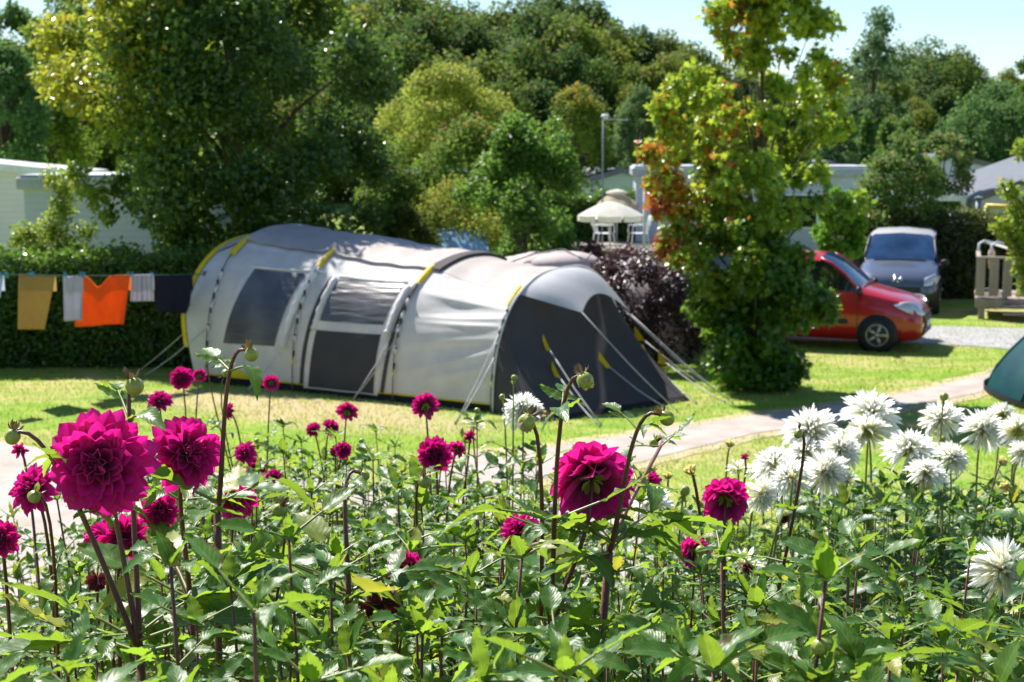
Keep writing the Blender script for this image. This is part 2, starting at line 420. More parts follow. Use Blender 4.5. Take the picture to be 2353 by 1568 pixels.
def tent_s(u, s, off=0.0, raw=False):
    """point on the tent skin in tent space; u along, s across (0 near foot .. 1 far foot)"""
    for i in range(4):
        if u <= ARCH[i + 1][0] or i == 3: break
    u0, H0 = ARCH[i]; u1, H1 = ARCH[i + 1]
    v = (u - u0) / (u1 - u0)
    lean0 = .32 if i == 0 else 0
    p = arch_pt(u0, H0, s, lean0).lerp(arch_pt(u1, H1, s), v)
    if i > 0:
        sag = .055 * math.sin(math.pi * min(1, max(0, v))) * math.sin(math.pi * s) ** .5
        cen = A_ * u + B_ * (W_ / 2)
        d = (cen - p); d.z *= .9
        p = p + d.normalized() * sag
        if not raw and i == 3:
            wv = math.sin(math.pi * v)
            p += B_ * (-1) * .030 * wv * math.sin(24 * s * 2.2 - v * 3.4 + 1.0) * math.exp(-((s - .2) / .12) ** 2)
            p += B_ * (-1) * .022 * wv * math.sin(70 * s + v * 4.0) * math.exp(-((s - .27) / .05) ** 2)
            for (sc_, sl, am, wd_) in ((.215, -.035, .045, .008), (.190, -.02, .035, .007), (.155, -.05, .03, .010), (.118, -.075, .028, .010), (.085, -.07, .022, .009), (.245, .02, .02, .008)):
                p += (B_ * -.8 + Vector((0, 0, .3))) * am * max(0.0, v * (1 - v) * 4) ** .7 * (v * .7 + .3) * math.exp(-((s - sc_ - sl * (1 - v)) / wd_) ** 2)
        if not raw and i in (1, 2):
            p += B_ * (-1) * .010 * math.sin(9 * u + 20 * s) * math.sin(math.pi * v)
        if not raw and s > .34 and s < .7:
            p.z += .010 * math.sin(17 * s * 2 + u * 2.3) + .008 * math.sin(u * 11 + s * 13)
    if off:
        e = 2e-3
        du = tent_s(min(u + e, 5.7), s, 0, True) - tent_s(max(u - e, -.0), s, 0, True)
        ds = tent_s(u, min(1, s + e), 0, True) - tent_s(u, max(0, s - e), 0, True)
        nn = ds.cross(du) * -1
        if nn.length > 1e-9:
            nn.normalize()
            if nn.dot(p - (A_ * u + B_ * (W_ / 2) + Vector((0, 0, .6)))) < 0: nn = -nn
            p = p + nn * off
    return p
def inv(px, py):
    """(u, s) of the near tent wall that shows at a pixel"""
    best = None
    for (ua, ub, sa, sb, k) in ((0, 5.7, .01, .5, 40),):
        for i in range(k + 1):
            for j in range(k + 1):
                u = ua + (ub - ua) * i / k; s = sa + (sb - sa) * j / k
                q = PROJ(O_ + tent_s(u, s, 0, True)); e = (q[0] - px) ** 2 + (q[1] - py) ** 2
                if best is None or e < best[0]: best = (e, u, s)
    e, u, s = best; st = (.15, .012)
    for _ in range(30):
        for du, ds in ((st[0], 0), (-st[0], 0), (0, st[1]), (0, -st[1])):
            u2 = min(5.7, max(0, u + du)); s2 = min(.5, max(.005, s + ds))
            q = PROJ(O_ + tent_s(u2, s2, 0, True)); e2 = (q[0] - px) ** 2 + (q[1] - py) ** 2
            if e2 < e: e, u, s = e2, u2, s2
        st = (st[0] * .8, st[1] * .8)
    return u, s
def patch(name, c4, off, mat, nu=14, ns=14, parent=tent, smooth=True, wr=0.0):
    """c4: (u,s) corners top-left, top-right, bottom-right, bottom-left"""
    mb = MB()
    def fn(a, b):
        u = (c4[0][0] * (1 - a) + c4[1][0] * a) * (1 - b) + (c4[3][0] * (1 - a) + c4[2][0] * a) * b
        s = (c4[0][1] * (1 - a) + c4[1][1] * a) * (1 - b) + (c4[3][1] * (1 - a) + c4[2][1] * a) * b
        return tent_s(u, s, off + wr * math.sin(b * 37 + a * 5) * (.5 + .5 * math.sin(a * 9)))
    mb.grid(fn, nu, ns)
    return mb.build(name, mat, parent, smooth)
SE = .366
hem = .0095
def rect(u0, u1, s0, s1, s0b=None, s1b=None):
    return [(u0, s1), (u1, s1 if s1b is None else s1b), (u1, s0 if s0b is None else s0b), (u0, s0)]
# near and far walls, section by section
for (u0, u1, e0, e1) in ((0.0, .25, .33, SE), (.25, 2.04, SE, SE), (2.04, 3.96, SE, SE), (3.96, 5.70, SE, .30)):
    nu = max(3, int((u1 - u0) * 26))
    patch('wall', rect(u0, u1, hem, e0, hem, e1), 0, M_side, nu, 100 if u0 > 3.9 else 50)
    patch('wall', [(u0, 1 - e0), (u1, 1 - e1), (u1, 1 - hem), (u0, 1 - hem)], 0, M_side, nu, 20)
    patch('skirt', rect(u0, u1, .0, hem), -.02, M_black, nu, 2)  # black strip is the mud flap and the shadow under the hem together
    patch('hem', rect(u0, u1, hem - .0012, hem + .0012), .006, M_yel, nu, 2)
# inner roof under the fly and the fly itself
patch('roof', [(0.0, .33), (3.96, SE), (3.96, 1 - SE), (0.0, .67)], .0, M_side, 60, 34)
patch('fly_sheet', [(0.0, .335), (.25, SE - .008), (.25, 1 - SE), (0.0, .67)], .035, M_roof, 4, 40)
f = MB(); f.grid(lambda a, b: tent_s(.25 + 3.71 * a, SE - .012 + (1 - 2 * SE + .024) * b, .045 + .02 * math.sin(math.pi * ((a * 2) % 1)) * (1 - abs(2 * b - 1))), 80, 60)
f.build('fly_sheet', M_roof, tent, True)
patch('fly_sheet', [(3.96, SE), (5.70, .30), (5.70, .70), (3.96, 1 - SE)], .006, M_roof, 44, 50)
patch('shadow_gap_band', [(3.95, SE - .01), (4.13, SE - .01), (4.13, 1 - SE), (3.95, 1 - SE)], .055, M_dark, 4, 40)  # dark strip ahead of the fly: shade of the gap put into colour
bb = MB()
bb.grid(lambda a, b: tent_s(4.13 + .001, SE - .01 + (1 - 2 * SE) * b, .055 - .049 * a), 2, 40)
bb.build('band_edge', M_dark, tent, True)
# rear wall with its yellow edge
mb = MB()
def rear(a, b):
    e = tent_s(0, .02 + .96 * a, 0); c = A_ * (-.15) + B_ * (.3 + (W_ - .6) * a)
    return e.lerp(Vector((c.x, c.y, 0.02)), b) + A_ * (-.12 * math.sin(math.pi * b) * math.sin(math.pi * a))
mb.grid(rear, 30, 8); mb.build('rear_wall', M_dark, tent, True)
mb = MB(); mb.grid(lambda a, b: tent_s(0.0, .055 + .50 * a, .03 + .045 * (b - .5)) - A_ * (.05 * b + .01), 50, 2)
mb.build('rear_edging', M_yel, tent, True)
# windows and door of the near side
w1 = [inv(587, 619), inv(706, 630), inv(631, 796), inv(514, 789)]
w1o = [inv(577, 611), inv(722, 627), inv(646, 803), inv(506, 794)]
patch('window_trim', w1o, .008, M_side, 18, 18)
wo = patch('window', w1, .018, M_mesh, 18, 22, wr=.004)
mb = MB()
ra, rb_ = inv(727, 630), inv(652, 800)
mb.tube([tent_s(ra[0] + (rb_[0] - ra[0]) * k / 16, ra[1] + (rb_[1] - ra[1]) * k / 16, .03 + .008 * math.sin(k * 2.3)) for k in range(17)], [.055 + .012 * math.sin(k * 1.7) for k in range(17)], 10)
mb.build('rolled_curtain', M_white, tent, True)
mb = MB(); ta, tb = inv(580, 614), inv(742, 627)
mb.tube([tent_s(ta[0] + (tb[0] - ta[0]) * k / 10, ta[1] + (tb[1] - ta[1]) * k / 10, .022) for k in range(11)], .022, 8)
mb.build('curtain_hem', M_white, tent, True)
door = patch('door_panel', [inv(770, 632), inv(955, 650), inv(868, 918), inv(698, 898)], .012, M_side, 20, 30)
patch('door_window', [inv(781, 642), inv(930, 656), inv(882, 748), inv(736, 738)], .022, M_mesh, 16, 16, wr=.006)
patch('door_screen', [inv(728, 759), inv(877, 770), inv(860, 905), inv(710, 889)], .020, M_meshdoor, 16, 16)
for (pa, pb, pc, r, mt, nm) in (((764, 640), (712, 752), (693, 900), .030, M_dark, 'zip'), ((958, 655), (905, 768), (878, 916), .030, M_dark, 'zip'),
                                ((772, 640), (726, 740), (722, 748), .042, M_white, 'door_curtain'), ((940, 660), (896, 752), (890, 760), .042, M_white, 'door_curtain')):
    i0, i1, i2 = inv(*pa), inv(*pb), inv(*pc); mb = MB(); pts = []
    for k in range(21):
        t = k / 20
        u = i0[0] * (1 - t) ** 2 + 2 * (2 * i1[0] - .5 * (i0[0] + i2[0])) * t * (1 - t) + i2[0] * t * t
        s = i0[1] * (1 - t) ** 2 + 2 * (2 * i1[1] - .5 * (i0[1] + i2[1])) * t * (1 - t) + i2[1] * t * t
        pts.append(tent_s(u, max(.01, s), .02))
    rr = [r * (.9 + .25 * math.sin(k * 2.1)) if nm == 'door_curtain' else r for k in range(21)]
    mb.tube(pts, rr, 8); mb.build(nm, mt, tent, True)
mb = MB(); i0, i1 = inv(781, 637), inv(938, 652)
mb.tube([tent_s(i0[0] + (i1[0] - i0[0]) * k / 10, i0[1] + (i1[1] - i0[1]) * k / 10, .02) for k in range(11)], .02, 8); mb.build('curtain_hem', M_white, tent, True)
# poles, sleeves and clips
def along(u, s0, s1, off, n=20): return [tent_s(u, s0 + (s1 - s0) * k / n, off) for k in range(n + 1)]
for u in (.25, 2.04, 3.96, 5.695):
    mb = MB(); mb.tube(along(u, .0, .30, .045, 26), .011, 6); mb.build('pole', M_pole, tent, True)
    mb = MB(); mb.tube(along(u, .085, .245, .03, 18), [.02 + .012 * math.sin(k * 1.3) for k in range(19)], 6); mb.build('pole_sleeve', M_white, tent, True)
    top = .375 if u < 4 else .335
    mb = MB(); mb.grid(lambda a, b: tent_s(u - .05 + .10 * b if u < 5.6 else u - .09 + .09 * b, top - .085 + .085 * a, .062 - .03 * abs(2 * b - 1)), 14, 4)
    mb.build('yellow_sleeve', M_yel, tent, True)
    for s in (.06, .095, .13, .165, .20, .232):
        q = tent_s(u, s, .04); mb = MB(); mb.tube([q - Vector((0, 0, .045)), q + Vector((.01, 0, .045))], .020, 6); mb.build('pole_clip', M_black, tent, True)
    q = tent_s(u, .045, .04); mb = MB(); mb.tube([q - Vector((0, 0, .04)), q + Vector((0, 0, .04))], .02, 6); mb.build('pole_tab', M_yel, tent, True)
mb = MB(); mb.tube(along(5.72, 0, 1, .035, 60), .016, 8); mb.build('front_arch', M_white, tent, True)
# dark slanting front
FB = [(5.70, 0.0), (6.25, -.22), (6.70, -.36), (7.05, .40), (7.45, 1.45), (7.78, 2.38), (7.0, 3.3), (5.70, 4.2)]
FK = [0, .10, .20, .36, .52, .68, .85, 1]
def front_base(s):
    return A_ * float(np.interp(s, FK, [q[0] for q in FB])) + B_ * float(np.interp(s, FK, [q[1] for q in FB]))
def front_pt(s, v):
    a = tent_s(5.70, s, 0, True); b = front_base(s)
    p = a.lerp(b, v); p.z = max(0, a.z * (1 - v) ** 1.06 + .0)
    p -= A_ * (.10 * math.sin(math.pi * v) * math.sin(math.pi * s))
    return p + A_ * (.012 * math.sin(s * 43) * math.sin(math.pi * v))
mb = MB(); mb.grid(lambda a, b: front_pt(.004 + .992 * a, b), 90, 24); mb.build('front_panel', M_dark, tent, True)
mb = MB(); mb.grid(lambda a, b: front_pt(.004 + .992 * a, .955 + .04 * b) + Vector((0, 0, .0)) + A_ * .012, 90, 2); mb.build('front_skirt', M_black, tent, True)
# pale visor over the front
LT = P(1338, 719, 21.75) - O_; RT = P(1449, 722, 23.1) - O_
def visor(a, b):
    s = .305 + .395 * a; e = tent_s(5.71, s, .02, True)
    fr = LT.lerp(RT, a) + Vector((0, 0, .30 * math.sin(math.pi * a) ** .8)) - A_ * (.12 * math.sin(math.pi * a))
    p = e.lerp(fr, b); p.z += .13 * math.sin(math.pi * b) * math.sin(math.pi * a) ** .6
    return p
mb = MB(); mb.grid(visor, 30, 14); mb.build('visor', M_pale, tent, True)
mb = MB(); mb.grid(lambda a, b: visor(.97 + .03 * a, b * .97) + Vector((.01, -.01, .01)), 2, 12); mb.build('visor_seam', M_white, tent, True)
# pull tabs and guy lines
def tri(p, d, w, name='pull_tab'):
    p = Vector(p) - O_; mb = MB()
    sidev = Vector((d.y, -d.x, 0)).normalized() if abs(d.x) + abs(d.y) > .01 else Vector((1, 0, 0))
    up = Vector((0, 0, 1)); a = p + up * w * 1.2 - A_ * .03; b = p - up * w * .9 - A_ * .03
    c = p + d.normalized() * w * 2.0; off = Vector((0, -.006, 0))
    mb.add([a, b, c, a + off, b + off, c + off], [(0, 1, 2), (5, 4, 3), (0, 3, 4, 1), (1, 4, 5, 2), (2, 5, 3, 0)])
    mb.build(name, M_yel, tent)
def on_front(px, py):
    best = None
    for i in range(90):
        for j in range(50):
            q3 = O_ + front_pt(i / 90, j / 50); q = PROJ(q3); e = (q[0] - px) ** 2 + (q[1] - py) ** 2 + q3.y * .5
            if best is None or e < best[0]: best = (e, q3)
    return best[1]
peg = lambda g: g
lines = []
for (a, g) in (((1250, 786), (1382, 980)), ((1273, 850), (1378, 984)), ((1380, 824), (1535, 943)), ((1478, 808), (1600, 930))):
    q = on_front(*a) + Vector((0, -.02, 0)); e = G(*g); tri(q, e - q, .11); lines.append((q + (e - q).normalized() * .15, e))
for (px, py, d, g) in ((1462, 768, 23.9, (1640, 905)), (1517, 824, 23.3, (1667, 929))):
    q = P(px, py, d); e = G(*g); tri(q, e - q, .11); lines.append((q + (e - q).normalized() * .15, e))
lines += [(LT + O_, G(1556, 948)), (RT + O_, G(1684, 930)), (RT + O_ + Vector((-.1, .3, .05)), G(1640, 899))]
for (u, pts, ends) in ((5.70, ((1163, 769), (1152, 825)), ((1046, 977), (1049, 975))), (3.96, ((919, 748), (908, 789)), ((811, 921), (813, 919))),
                       (2.04, ((686, 733), (682, 763)), ((567, 903), (569, 901))), (.25, ((497, 700), (475, 757)), ((311, 862), (330, 868)))):
    for a, g in zip(pts, ends):
        i = inv(*a); lines.append((O_ + tent_s(i[0], i[1], .04), G(*g)))
e1 = P(452, 619, 25.6); e2 = P(431, 676, 24.9); lines += [(e1, G(270, 815)), (e2, G(281, 816))]
tri(e2 + Vector((.02, 0, 0)), G(281, 816) - e2, .14)
for a, b in lines:
    mb = MB(); m_ = a.lerp(b, .5) - Vector((0, 0, .03)); mb.tube([Vector(p) - O_ for p in (a, a.lerp(m_, .5), m_, m_.lerp(b, .5), b + Vector((0, 0, .02)))], .0085, 5)
    gl = mb.build('guy_line', M_cord, tent, True)
    mb = MB(); b2 = b - O_; mb.tube([b2 + Vector((0, 0, .05)), b2 - Vector((0, 0, .1))], .008, 5); mb.build('peg', M_pole, gl)
# yellow oval badge with its lettering
bc = inv(548, 875)
mb = MB()
def badge(a, b):
    r = b; th = 2 * math.pi * a
    return tent_s(bc[0] + .21 * r * math.cos(th), max(.008, bc[1] + .0155 * r * math.sin(th)), .02)
mb.grid(badge, 28, 4); bdg = mb.build('badge', M_yel, tent, True)
def text_mesh(name, body, size, M, mat, parent):
    cu = bpy.data.curves.new(name, 'FONT'); cu.body = body; cu.size = size; cu.align_x = 'CENTER'; cu.align_y = 'CENTER'; cu.extrude = .001
    tmp = bpy.data.objects.new('t', cu); COL.objects.link(tmp)
    dg = bpy.context.evaluated_depsgraph_get(); me = bpy.data.meshes.new_from_object(tmp.evaluated_get(dg))
    bpy.data.objects.remove(tmp); me.materials.clear(); me.materials.append(mat); me.transform(M); me.name = name
    return link(name, me, parent)
c = tent_s(bc[0], bc[1], .028); e = 1e-2
ax = (tent_s(bc[0] + e, bc[1], .028) - c).normalized(); ay = (tent_s(bc[0], bc[1] + e, .028) - c).normalized(); az_ = ax.cross(ay)
text_mesh('lettering', 'Quechua', .085, Matrix(((ax.x, ay.x, az_.x, c.x), (ax.y, ay.y, az_.y, c.y), (ax.z, ay.z, az_.z, c.z), (0, 0, 0, 1))), M_black, bdg)

# ================================================================ OTHER TENTS
M_teal = cloth('teal', (.0, .058, .062), .22, .45, c2=(.0, .04, .055), bmp=.35, bscale=2.5, stretch=(1, 1, .4))
M_teald = cloth('teal_dark', (.0, .05, .07), .1, .6)
tb_ = empty('dome_tent', (9.5, 22.4, 0), label='teal dome tent cut off by the right edge of the photo beside the path', cat='tent')
def dome(a, b, W=2.15, H=1.75, k=1.0):
    th = a * 2 * math.pi; r = b
    w = W * (1 - .04 * math.cos(4 * th))
    z = H * (1 - r ** 1.5) ** .72
    return Vector((w * r * math.cos(th), w * r * math.sin(th), z + .02)) + Vector((0, 0, .02 * math.sin(th * 8) * r * (1 - r) * 4))
mb = MB(); mb.grid(dome, 48, 20); mb.build('fly_sheet', M_teal, tb_, True)
for k in range(4):
    a = k / 8 + 1 / 16; mb = MB()
    mb.tube([dome(a, 1 - i / 12) * 1.005 for i in range(13)] + [dome(a + .5, i / 12) * 1.005 for i in range(1, 13)], .02, 6); mb.build('pole_seam', M_teald, tb_, True)
mb = MB(); mb.grid(lambda a, b: Vector((2.17 * math.cos(a * 2 * math.pi) * (1 - .04 * math.cos(8 * math.pi * a)), 2.17 * math.sin(a * 2 * math.pi) * (1 - .04 * math.cos(8 * math.pi * a)), .02 + .09 * b)), 48, 1); mb.build('skirt', M_black, tb_, True)
M_beige = cloth('beige_tent', (.60, .52, .52), .25, .7, bmp=.3, bscale=4)
bt = empty('beige_tent', (.82, 28.4, 0), math.radians(-12), label='pale beige tent whose roof shows behind the long grey tent', cat='tent')
def ridge(a, b):
    x = -1.9 + 4.6 * a; H = 1.86 - .18 * abs(math.sin(a * 2.2 * math.pi + .9)) - .35 * max(0, a - .55) - .5 * max(0, .1 - a) * 8 * .2
    th = math.pi * b
    return Vector((x, 1.5 * math.cos(th) * -1, H * max(0, math.sin(th)) ** .75))
mb = MB(); mb.grid(ridge, 40, 24); mb.build('fly_sheet', M_beige, bt, True)
mb = MB(); mb.grid(lambda a, b: Vector((.25 + .75 * math.sin(math.pi * b * .96 + .06) * math.cos(2 * math.pi * a), -.35 + .6 * math.sin(math.pi * b * .96 + .06) * math.sin(2 * math.pi * a), 1.62 + .27 * math.cos(math.pi * b))), 20, 8); mb.build('vent_hood', M_beige, bt, True)
mb = MB(); mb.tube([(-.9, -.9, 1.62), (-.3, -.55, 1.84), (.25, -.5, 1.93), (.75, -.8, 1.76), (.85, -.85, 1.9)], .016, 6); mb.build('pole', M_pole, bt, True)
for s in (-1, 1):
    mb = MB(); mb.grid(lambda a, b: ridge(0 if s < 0 else 1, a).lerp(Vector((-1.9 if s < 0 else 2.7, 0, .0)), b) , 24, 3); mb.build('end_wall', M_beige, bt, True)

# ================================================================ LAUNDRY
ln = lambda px: 21.9 + 2.6 * px / 450
M_line = plain('line_green', (.02, .12, .09), .6)
lp = [P(px, 631 + 3 * math.sin(max(0, px) / 450 * math.pi), ln(px)) for px in (-120, -60, 0, 60, 127, 190, 245, 300, 357, 440, 470)]
mb = MB(); mb.tube(lp, .008, 5)
cl = empty('clothes_line', (lp[0].x, lp[0].y, 0), label='green clothes line stretched in front of the hedge', cat='clothes line')
mb.v = [(Vector(v) - Vector((lp[0].x, lp[0].y, 0))) for v in mb.v]; mb.build('line', M_line, cl, True)
for q in (lp[0], lp[-1]):
    mb = MB(); mb.tube([(q.x - lp[0].x, q.y - lp[0].y, 0), (q.x - lp[0].x, q.y - lp[0].y, q.z + .05)], .03, 8); mb.build('post', plain('post_wood', (.2, .14, .09), .8), cl, True)
M_t = {'tan': cloth('towel_tan', (.50, .34, .12), .35, .95, bmp=.5, bscale=90), 'or': cloth('towel_orange', (.85, .17, .02), .42, .9, bmp=.3, bscale=60),
       'wh': cloth('towel_white', (.58, .56, .66), .35, .95, bmp=.5, bscale=70), 'wh2': cloth('towel_white_striped', (.60, .58, .66), .35, .95, bmp=.5, bscale=70, stripe=((.42, .34, .45), 1.6, True)),
       'bk': cloth('cloth_black', (.012, .012, .03), .03, .9), 'bl': cloth('cloth_blue', (.50, .58, .72), .35, .9)}
def towel(name, label, cat, c4, mat, dip=0.0, fold=.02, thick=.012, mirror=0):
    (tl, tr, br, bl) = c4
    def fn(a, b):
        px = (tl[0] * (1 - a) + tr[0] * a) * (1 - b) + (bl[0] * (1 - a) + br[0] * a) * b
        py = (tl[1] * (1 - a) + tr[1] * a) * (1 - b) + (bl[1] * (1 - a) + br[1] * a) * b
        py += dip * math.exp(-((a - .33) / .16) ** 2) * (1 - b) ** 2
        q = P(px, py, ln(tl[0] * (1 - a) + tr[0] * a))
        w = fold * (math.sin(a * 9 + 1 + b) + .5 * math.sin(a * 21 + 2)) * (.25 + b)
        return q + Vector((0, w - .02, 0))
    top = fn(.5, 0); o = Vector((top.x, top.y, 0))
    t = empty(name, o, label=label, cat=cat)
    n1, n2 = 30, 20
    mb = MB()
    vs = [fn(i / n1, j / n2) - o for i in range(n1 + 1) for j in range(n2 + 1)]
    vb = [v + Vector((0, thick, 0)) for v in vs]
    k = n2 + 1; N = len(vs); fs = [(i * k + j, i * k + j + 1, (i + 1) * k + j + 1, (i + 1) * k + j) for i in range(n1) for j in range(n2)]
    fb = [tuple(N + q for q in reversed(f_)) for f_ in fs]
    rim = [(i * k, (i + 1) * k, N + (i + 1) * k, N + i * k) for i in range(n1)] + [(i * k + n2, N + i * k + n2, N + (i + 1) * k + n2, (i + 1) * k + n2) for i in range(n1)]
    rim += [(j, N + j, N + j + 1, j + 1) for j in range(n2)] + [(n1 * k + j, n1 * k + j + 1, N + n1 * k + j + 1, N + n1 * k + j) for j in range(n2)]
    mb.add(vs + vb, fs + fb + rim)
    ob = mb.build('fabric', mat, t, True)
    uv = ob.data.uv_layers.new(name='UVMap'); grid_uv = [(i / n1, j / n2) for i in range(n1 + 1) for j in range(n2 + 1)] * 2
    uv.data.foreach_set('uv', np.array([grid_uv[l.vertex_index] for l in ob.data.loops]).ravel())
    # flap folded over the line
    mb = MB(); mb.grid(lambda a, b: fn(a, 0) - o + Vector((0, thick + .02 + .01 * b, -.25 * b + .01)), 30, 3); mb.build('folded_edge', mat, t, True)
    return t
towel('hanging_cloth', 'pale blue cloth at the left end of the clothes line', 'cloth', [(-40, 631), (9, 632), (3, 684), (-36, 690)], M_t['bl'])
towel('towel', 'tan yellow towel hanging on the clothes line', 'towel', [(43, 632), (128, 634), (104, 757), (40, 757)], M_t['tan'], 0, .012)
towel('towel', 'long white towel hanging beside the orange one', 'towel', [(145, 634), (191, 636), (192, 736), (145, 738)], M_t['wh'], 3, .035)
towel('towel', 'bright orange towel sagging on the clothes line', 'towel', [(189, 635), (300, 633), (288, 744), (168, 752)], M_t['or'], 26, .05)
towel('towel', 'short white tea towel right of the orange towel', 'towel', [(301, 633), (353, 632), (356, 692), (299, 693)], M_t['wh2'], 0, .02)
towel('hanging_cloth', 'black cloth on the line next to the tent', 'cloth', [(357, 633), (442, 634), (436, 722), (358, 716)], M_t['bk'], 0, .02)
M_peg = plain('peg_blue', (.05, .32, .55), .4)
def clothes_peg(px):
    q = P(px, 632, ln(px)); t = empty('clothes_peg', q, label='small blue peg on the clothes line', cat='clothes peg', group='blue pegs on the clothes line')
    for s in (-1, 1):
        mb = MB(); mb.box((s * .012, -.012, .0), (.012, .012, .085), bev=.003); mb.build('jaw', M_peg, t)
for px in (2, 16, 70, 76, 150, 186, 194, 296, 305, 350): clothes_peg(px)

# ================================================================ VANS
M_tyre = plain('tyre', (.02, .02, .022), .85); M_rim = plain('rim', (.42, .42, .44), .3, metal=.8)
M_glass = glass_mat('van_glass', (.01, .014, .016)); M_wind = plain('windscreen', (.03, .07, .16), .05, c2=(.012, .03, .07), scale=1.6, spec=.45)
M_plas = plain('black_plastic', (.018, .018, .02), .55); M_lamp = plain('lamp_glass', (.55, .60, .66), .12, metal=.3, coat=.6)
M_chrome = plain('chrome', (.75, .75, .78), .12, metal=1.0); M_plate = plain('plate', (.75, .75, .76), .5)
def van(name, label, loc, rz, paint, roofp, hood_k=1.0, badge_=True, windm=None, rack=False):
    t = empty(name, loc, rz, label, 'van')
    W = .91
    # x, top, belt, bottom, width factor, roof half width
    ST = [(2.16, .66, .60, .34, .74, .50), (2.13, .78, .70, .26, .84, .56), (2.02, .90, .82, .22, .93, .64), (1.80, 1.00, .93, .20, .98, .70), (1.45, 1.09, 1.02, .20, 1.0, .72), (1.12, 1.17, 1.09, .20, 1.0, .74),
          (1.00, 1.22, 1.12, .20, 1.0, .76), (.74, 1.46, 1.13, .20, 1.0, .76), (.47, 1.67, 1.13, .20, 1.0, .76), (.24, 1.78, 1.14, .20, 1.0, .77), (-.45, 1.84, 1.15, .20, 1.0, .77), (-.55, 1.845, 1.15, .20, 1.0, .77), (-1.35, 1.85, 1.17, .20, 1.0, .77), (-1.45, 1.85, 1.17, .20, 1.0, .77),
          (-2.00, 1.82, 1.18, .24, .99, .75), (-2.14, 1.74, 1.18, .28, .97, .72), (-2.20, 1.2, 1.0, .36, .93, .70)]
    rows = 9; vs = []
    def half(x, top, belt, bot, wf, rw):
        w = W * wf; hood = top - belt < .12
        side = [(0, bot), (w - .14, bot), (w - .01, bot + .16), (w, (bot + belt) / 2 + .05), (w - .015, belt - .03), (w - .05, belt)]
        if hood: side += [(w - .13, top - .035), (w - .30, top - .005), (0, top + .02)]
        else:
            f_ = min(1, (top - belt) / .65); rr = (w - .06) * (1 - f_) + rw * f_
            side += [(rr, top - .10 * f_), (rr - .13, top - .015), (0, top + .025)]
        return side
    for st in ST:
        h = half(*st)
        for y, z in h: vs.append((st[0], y, z))
        for y, z in reversed(h[1:-1]): vs.append((st[0], -y, z))
    m = 2 * rows - 2
    parts = {'body': [], 'roof': [], 'windscreen': [], 'side_window': [], 'rear_window': [], 'bumper': []}
    for i in range(len(ST) - 1):
        for k in range(m):
            q = (i * m + k, i * m + (k + 1) % m, (i + 1) * m + (k + 1) % m, (i + 1) * m + k)
            seg = k if k < 8 else 15 - k     # 0..7
            x0 = ST[i][0]
            if 6 <= i <= 8 and seg >= 6: key = 'windscreen'
            elif seg == 5 and (i in (6, 7, 8, 9) or i == 11): key = 'side_window'
            elif seg == 5 and i == 13: key = 'side_window'
            elif i >= 9 and seg >= 6: key = 'roof'
            elif i <= 2 and seg <= 2: key = 'bumper'
            else: key = 'body'
            parts[key].append(q)
    parts['body'].append(tuple(range(m - 1, -1, -1))); parts['body'].append(tuple(range((len(ST) - 1) * m, len(ST) * m)))
    mats = {'body': paint, 'roof': roofp, 'windscreen': windm or M_wind, 'side_window': M_glass, 'bumper': M_plas if badge_ else paint}
    for key, fs in parts.items():
        if not fs: continue
        if key == 'side_window': sets = [[f for f in fs if (f[0] % m < 8) == a and (f[0] // m < 11) == b] for a in (True, False) for b in (True, False)]
        else: sets = [fs]
        for fs2 in sets:
            if not fs2: continue
            mb = MB(); mb.add(vs, fs2); o = mb.build(key, mats.get(key, M_glass), t, True)
            bm = bmesh.new(); bm.from_mesh(o.data); bmesh.ops.delete(bm, geom=[v for v in bm.verts if not v.link_faces], context='VERTS')
            bm.to_mesh(o.data); bm.free()
    for s in (-1, 1):
        for x in (1.36, -1.36):
            mb = MB(); M = Matrix.Translation((x, s * .60, .33)) @ Matrix.Rotation(math.pi / 2, 4, 'X')
            mb.lathe([(0, -s * .316), (.38, -s * .316), (.38, s * .1), (0, s * .1)], 28, M=M); mb.build('wheel_arch', M_plas, t, True)
            mb = MB(); M = Matrix.Translation((x, s * .825, .315)) @ Matrix.Rotation(math.pi / 2, 4, 'X')
            mb.lathe([(.21, -.10), (.29, -.115), (.315, -.08), (.315, .08), (.29, .115), (.21, .10)], 28, M=M); wh = mb.build('wheel', M_tyre, t, True)
            mb = MB()
            yo = s * .935
            mb.lathe([(.215, 0), (.20, .02), (.19, .0)], 24, M=Matrix.Translation((x, yo, .315)) @ Matrix.Rotation(math.pi / 2, 4, 'X'))
            for k in range(5):
                a = k * 2 * math.pi / 5 + .3
                M2 = Matrix.Translation((x, yo - s * .01, .315)) @ Matrix.Rotation(a, 4, 'Y') @ Matrix.Translation((0, 0, .11))
                mb.box(None, (.055, .03, .17), M=M2, bev=.01)
            mb.lathe([(0, -.02), (.05, -.02), (.05, .02), (0, .02)], 12, M=Matrix.Translation((x, yo, .315)) @ Matrix.Rotation(math.pi / 2, 4, 'X'))
            mb.build('rim', M_rim, wh, True)
            mb = MB(); mb.lathe([(0, 0), (.2, 0)], 20, M=Matrix.Translation((x, yo - s * .013, .315)) @ Matrix.Rotation(math.pi / 2, 4, 'X')); mb.build('brake', M_plas, wh)
        # headlight, swept back
        mb = MB()
        def hl(a, b):
            x = float(np.interp(a, [0, .3, .6, .85, 1], [2.12, 2.05, 1.93, 1.78, 1.66])); yb = float(np.interp(a, [0, .3, .6, .85, 1], [.58, .74, .83, .86, .87])); zc = .78 + .12 * a; hh = .12 * (1 - abs(2 * a - .8) ** 2.5 * .55)
            th = 2 * math.pi * b; k = .035 * math.cos(th); lean = -.07 * math.sin(th)
            return Vector((x + k * (1 - a) + lean * (1 - a) * .8, s * (yb + k * a + lean * .6 * a + .012), zc + hh * math.sin(th)))
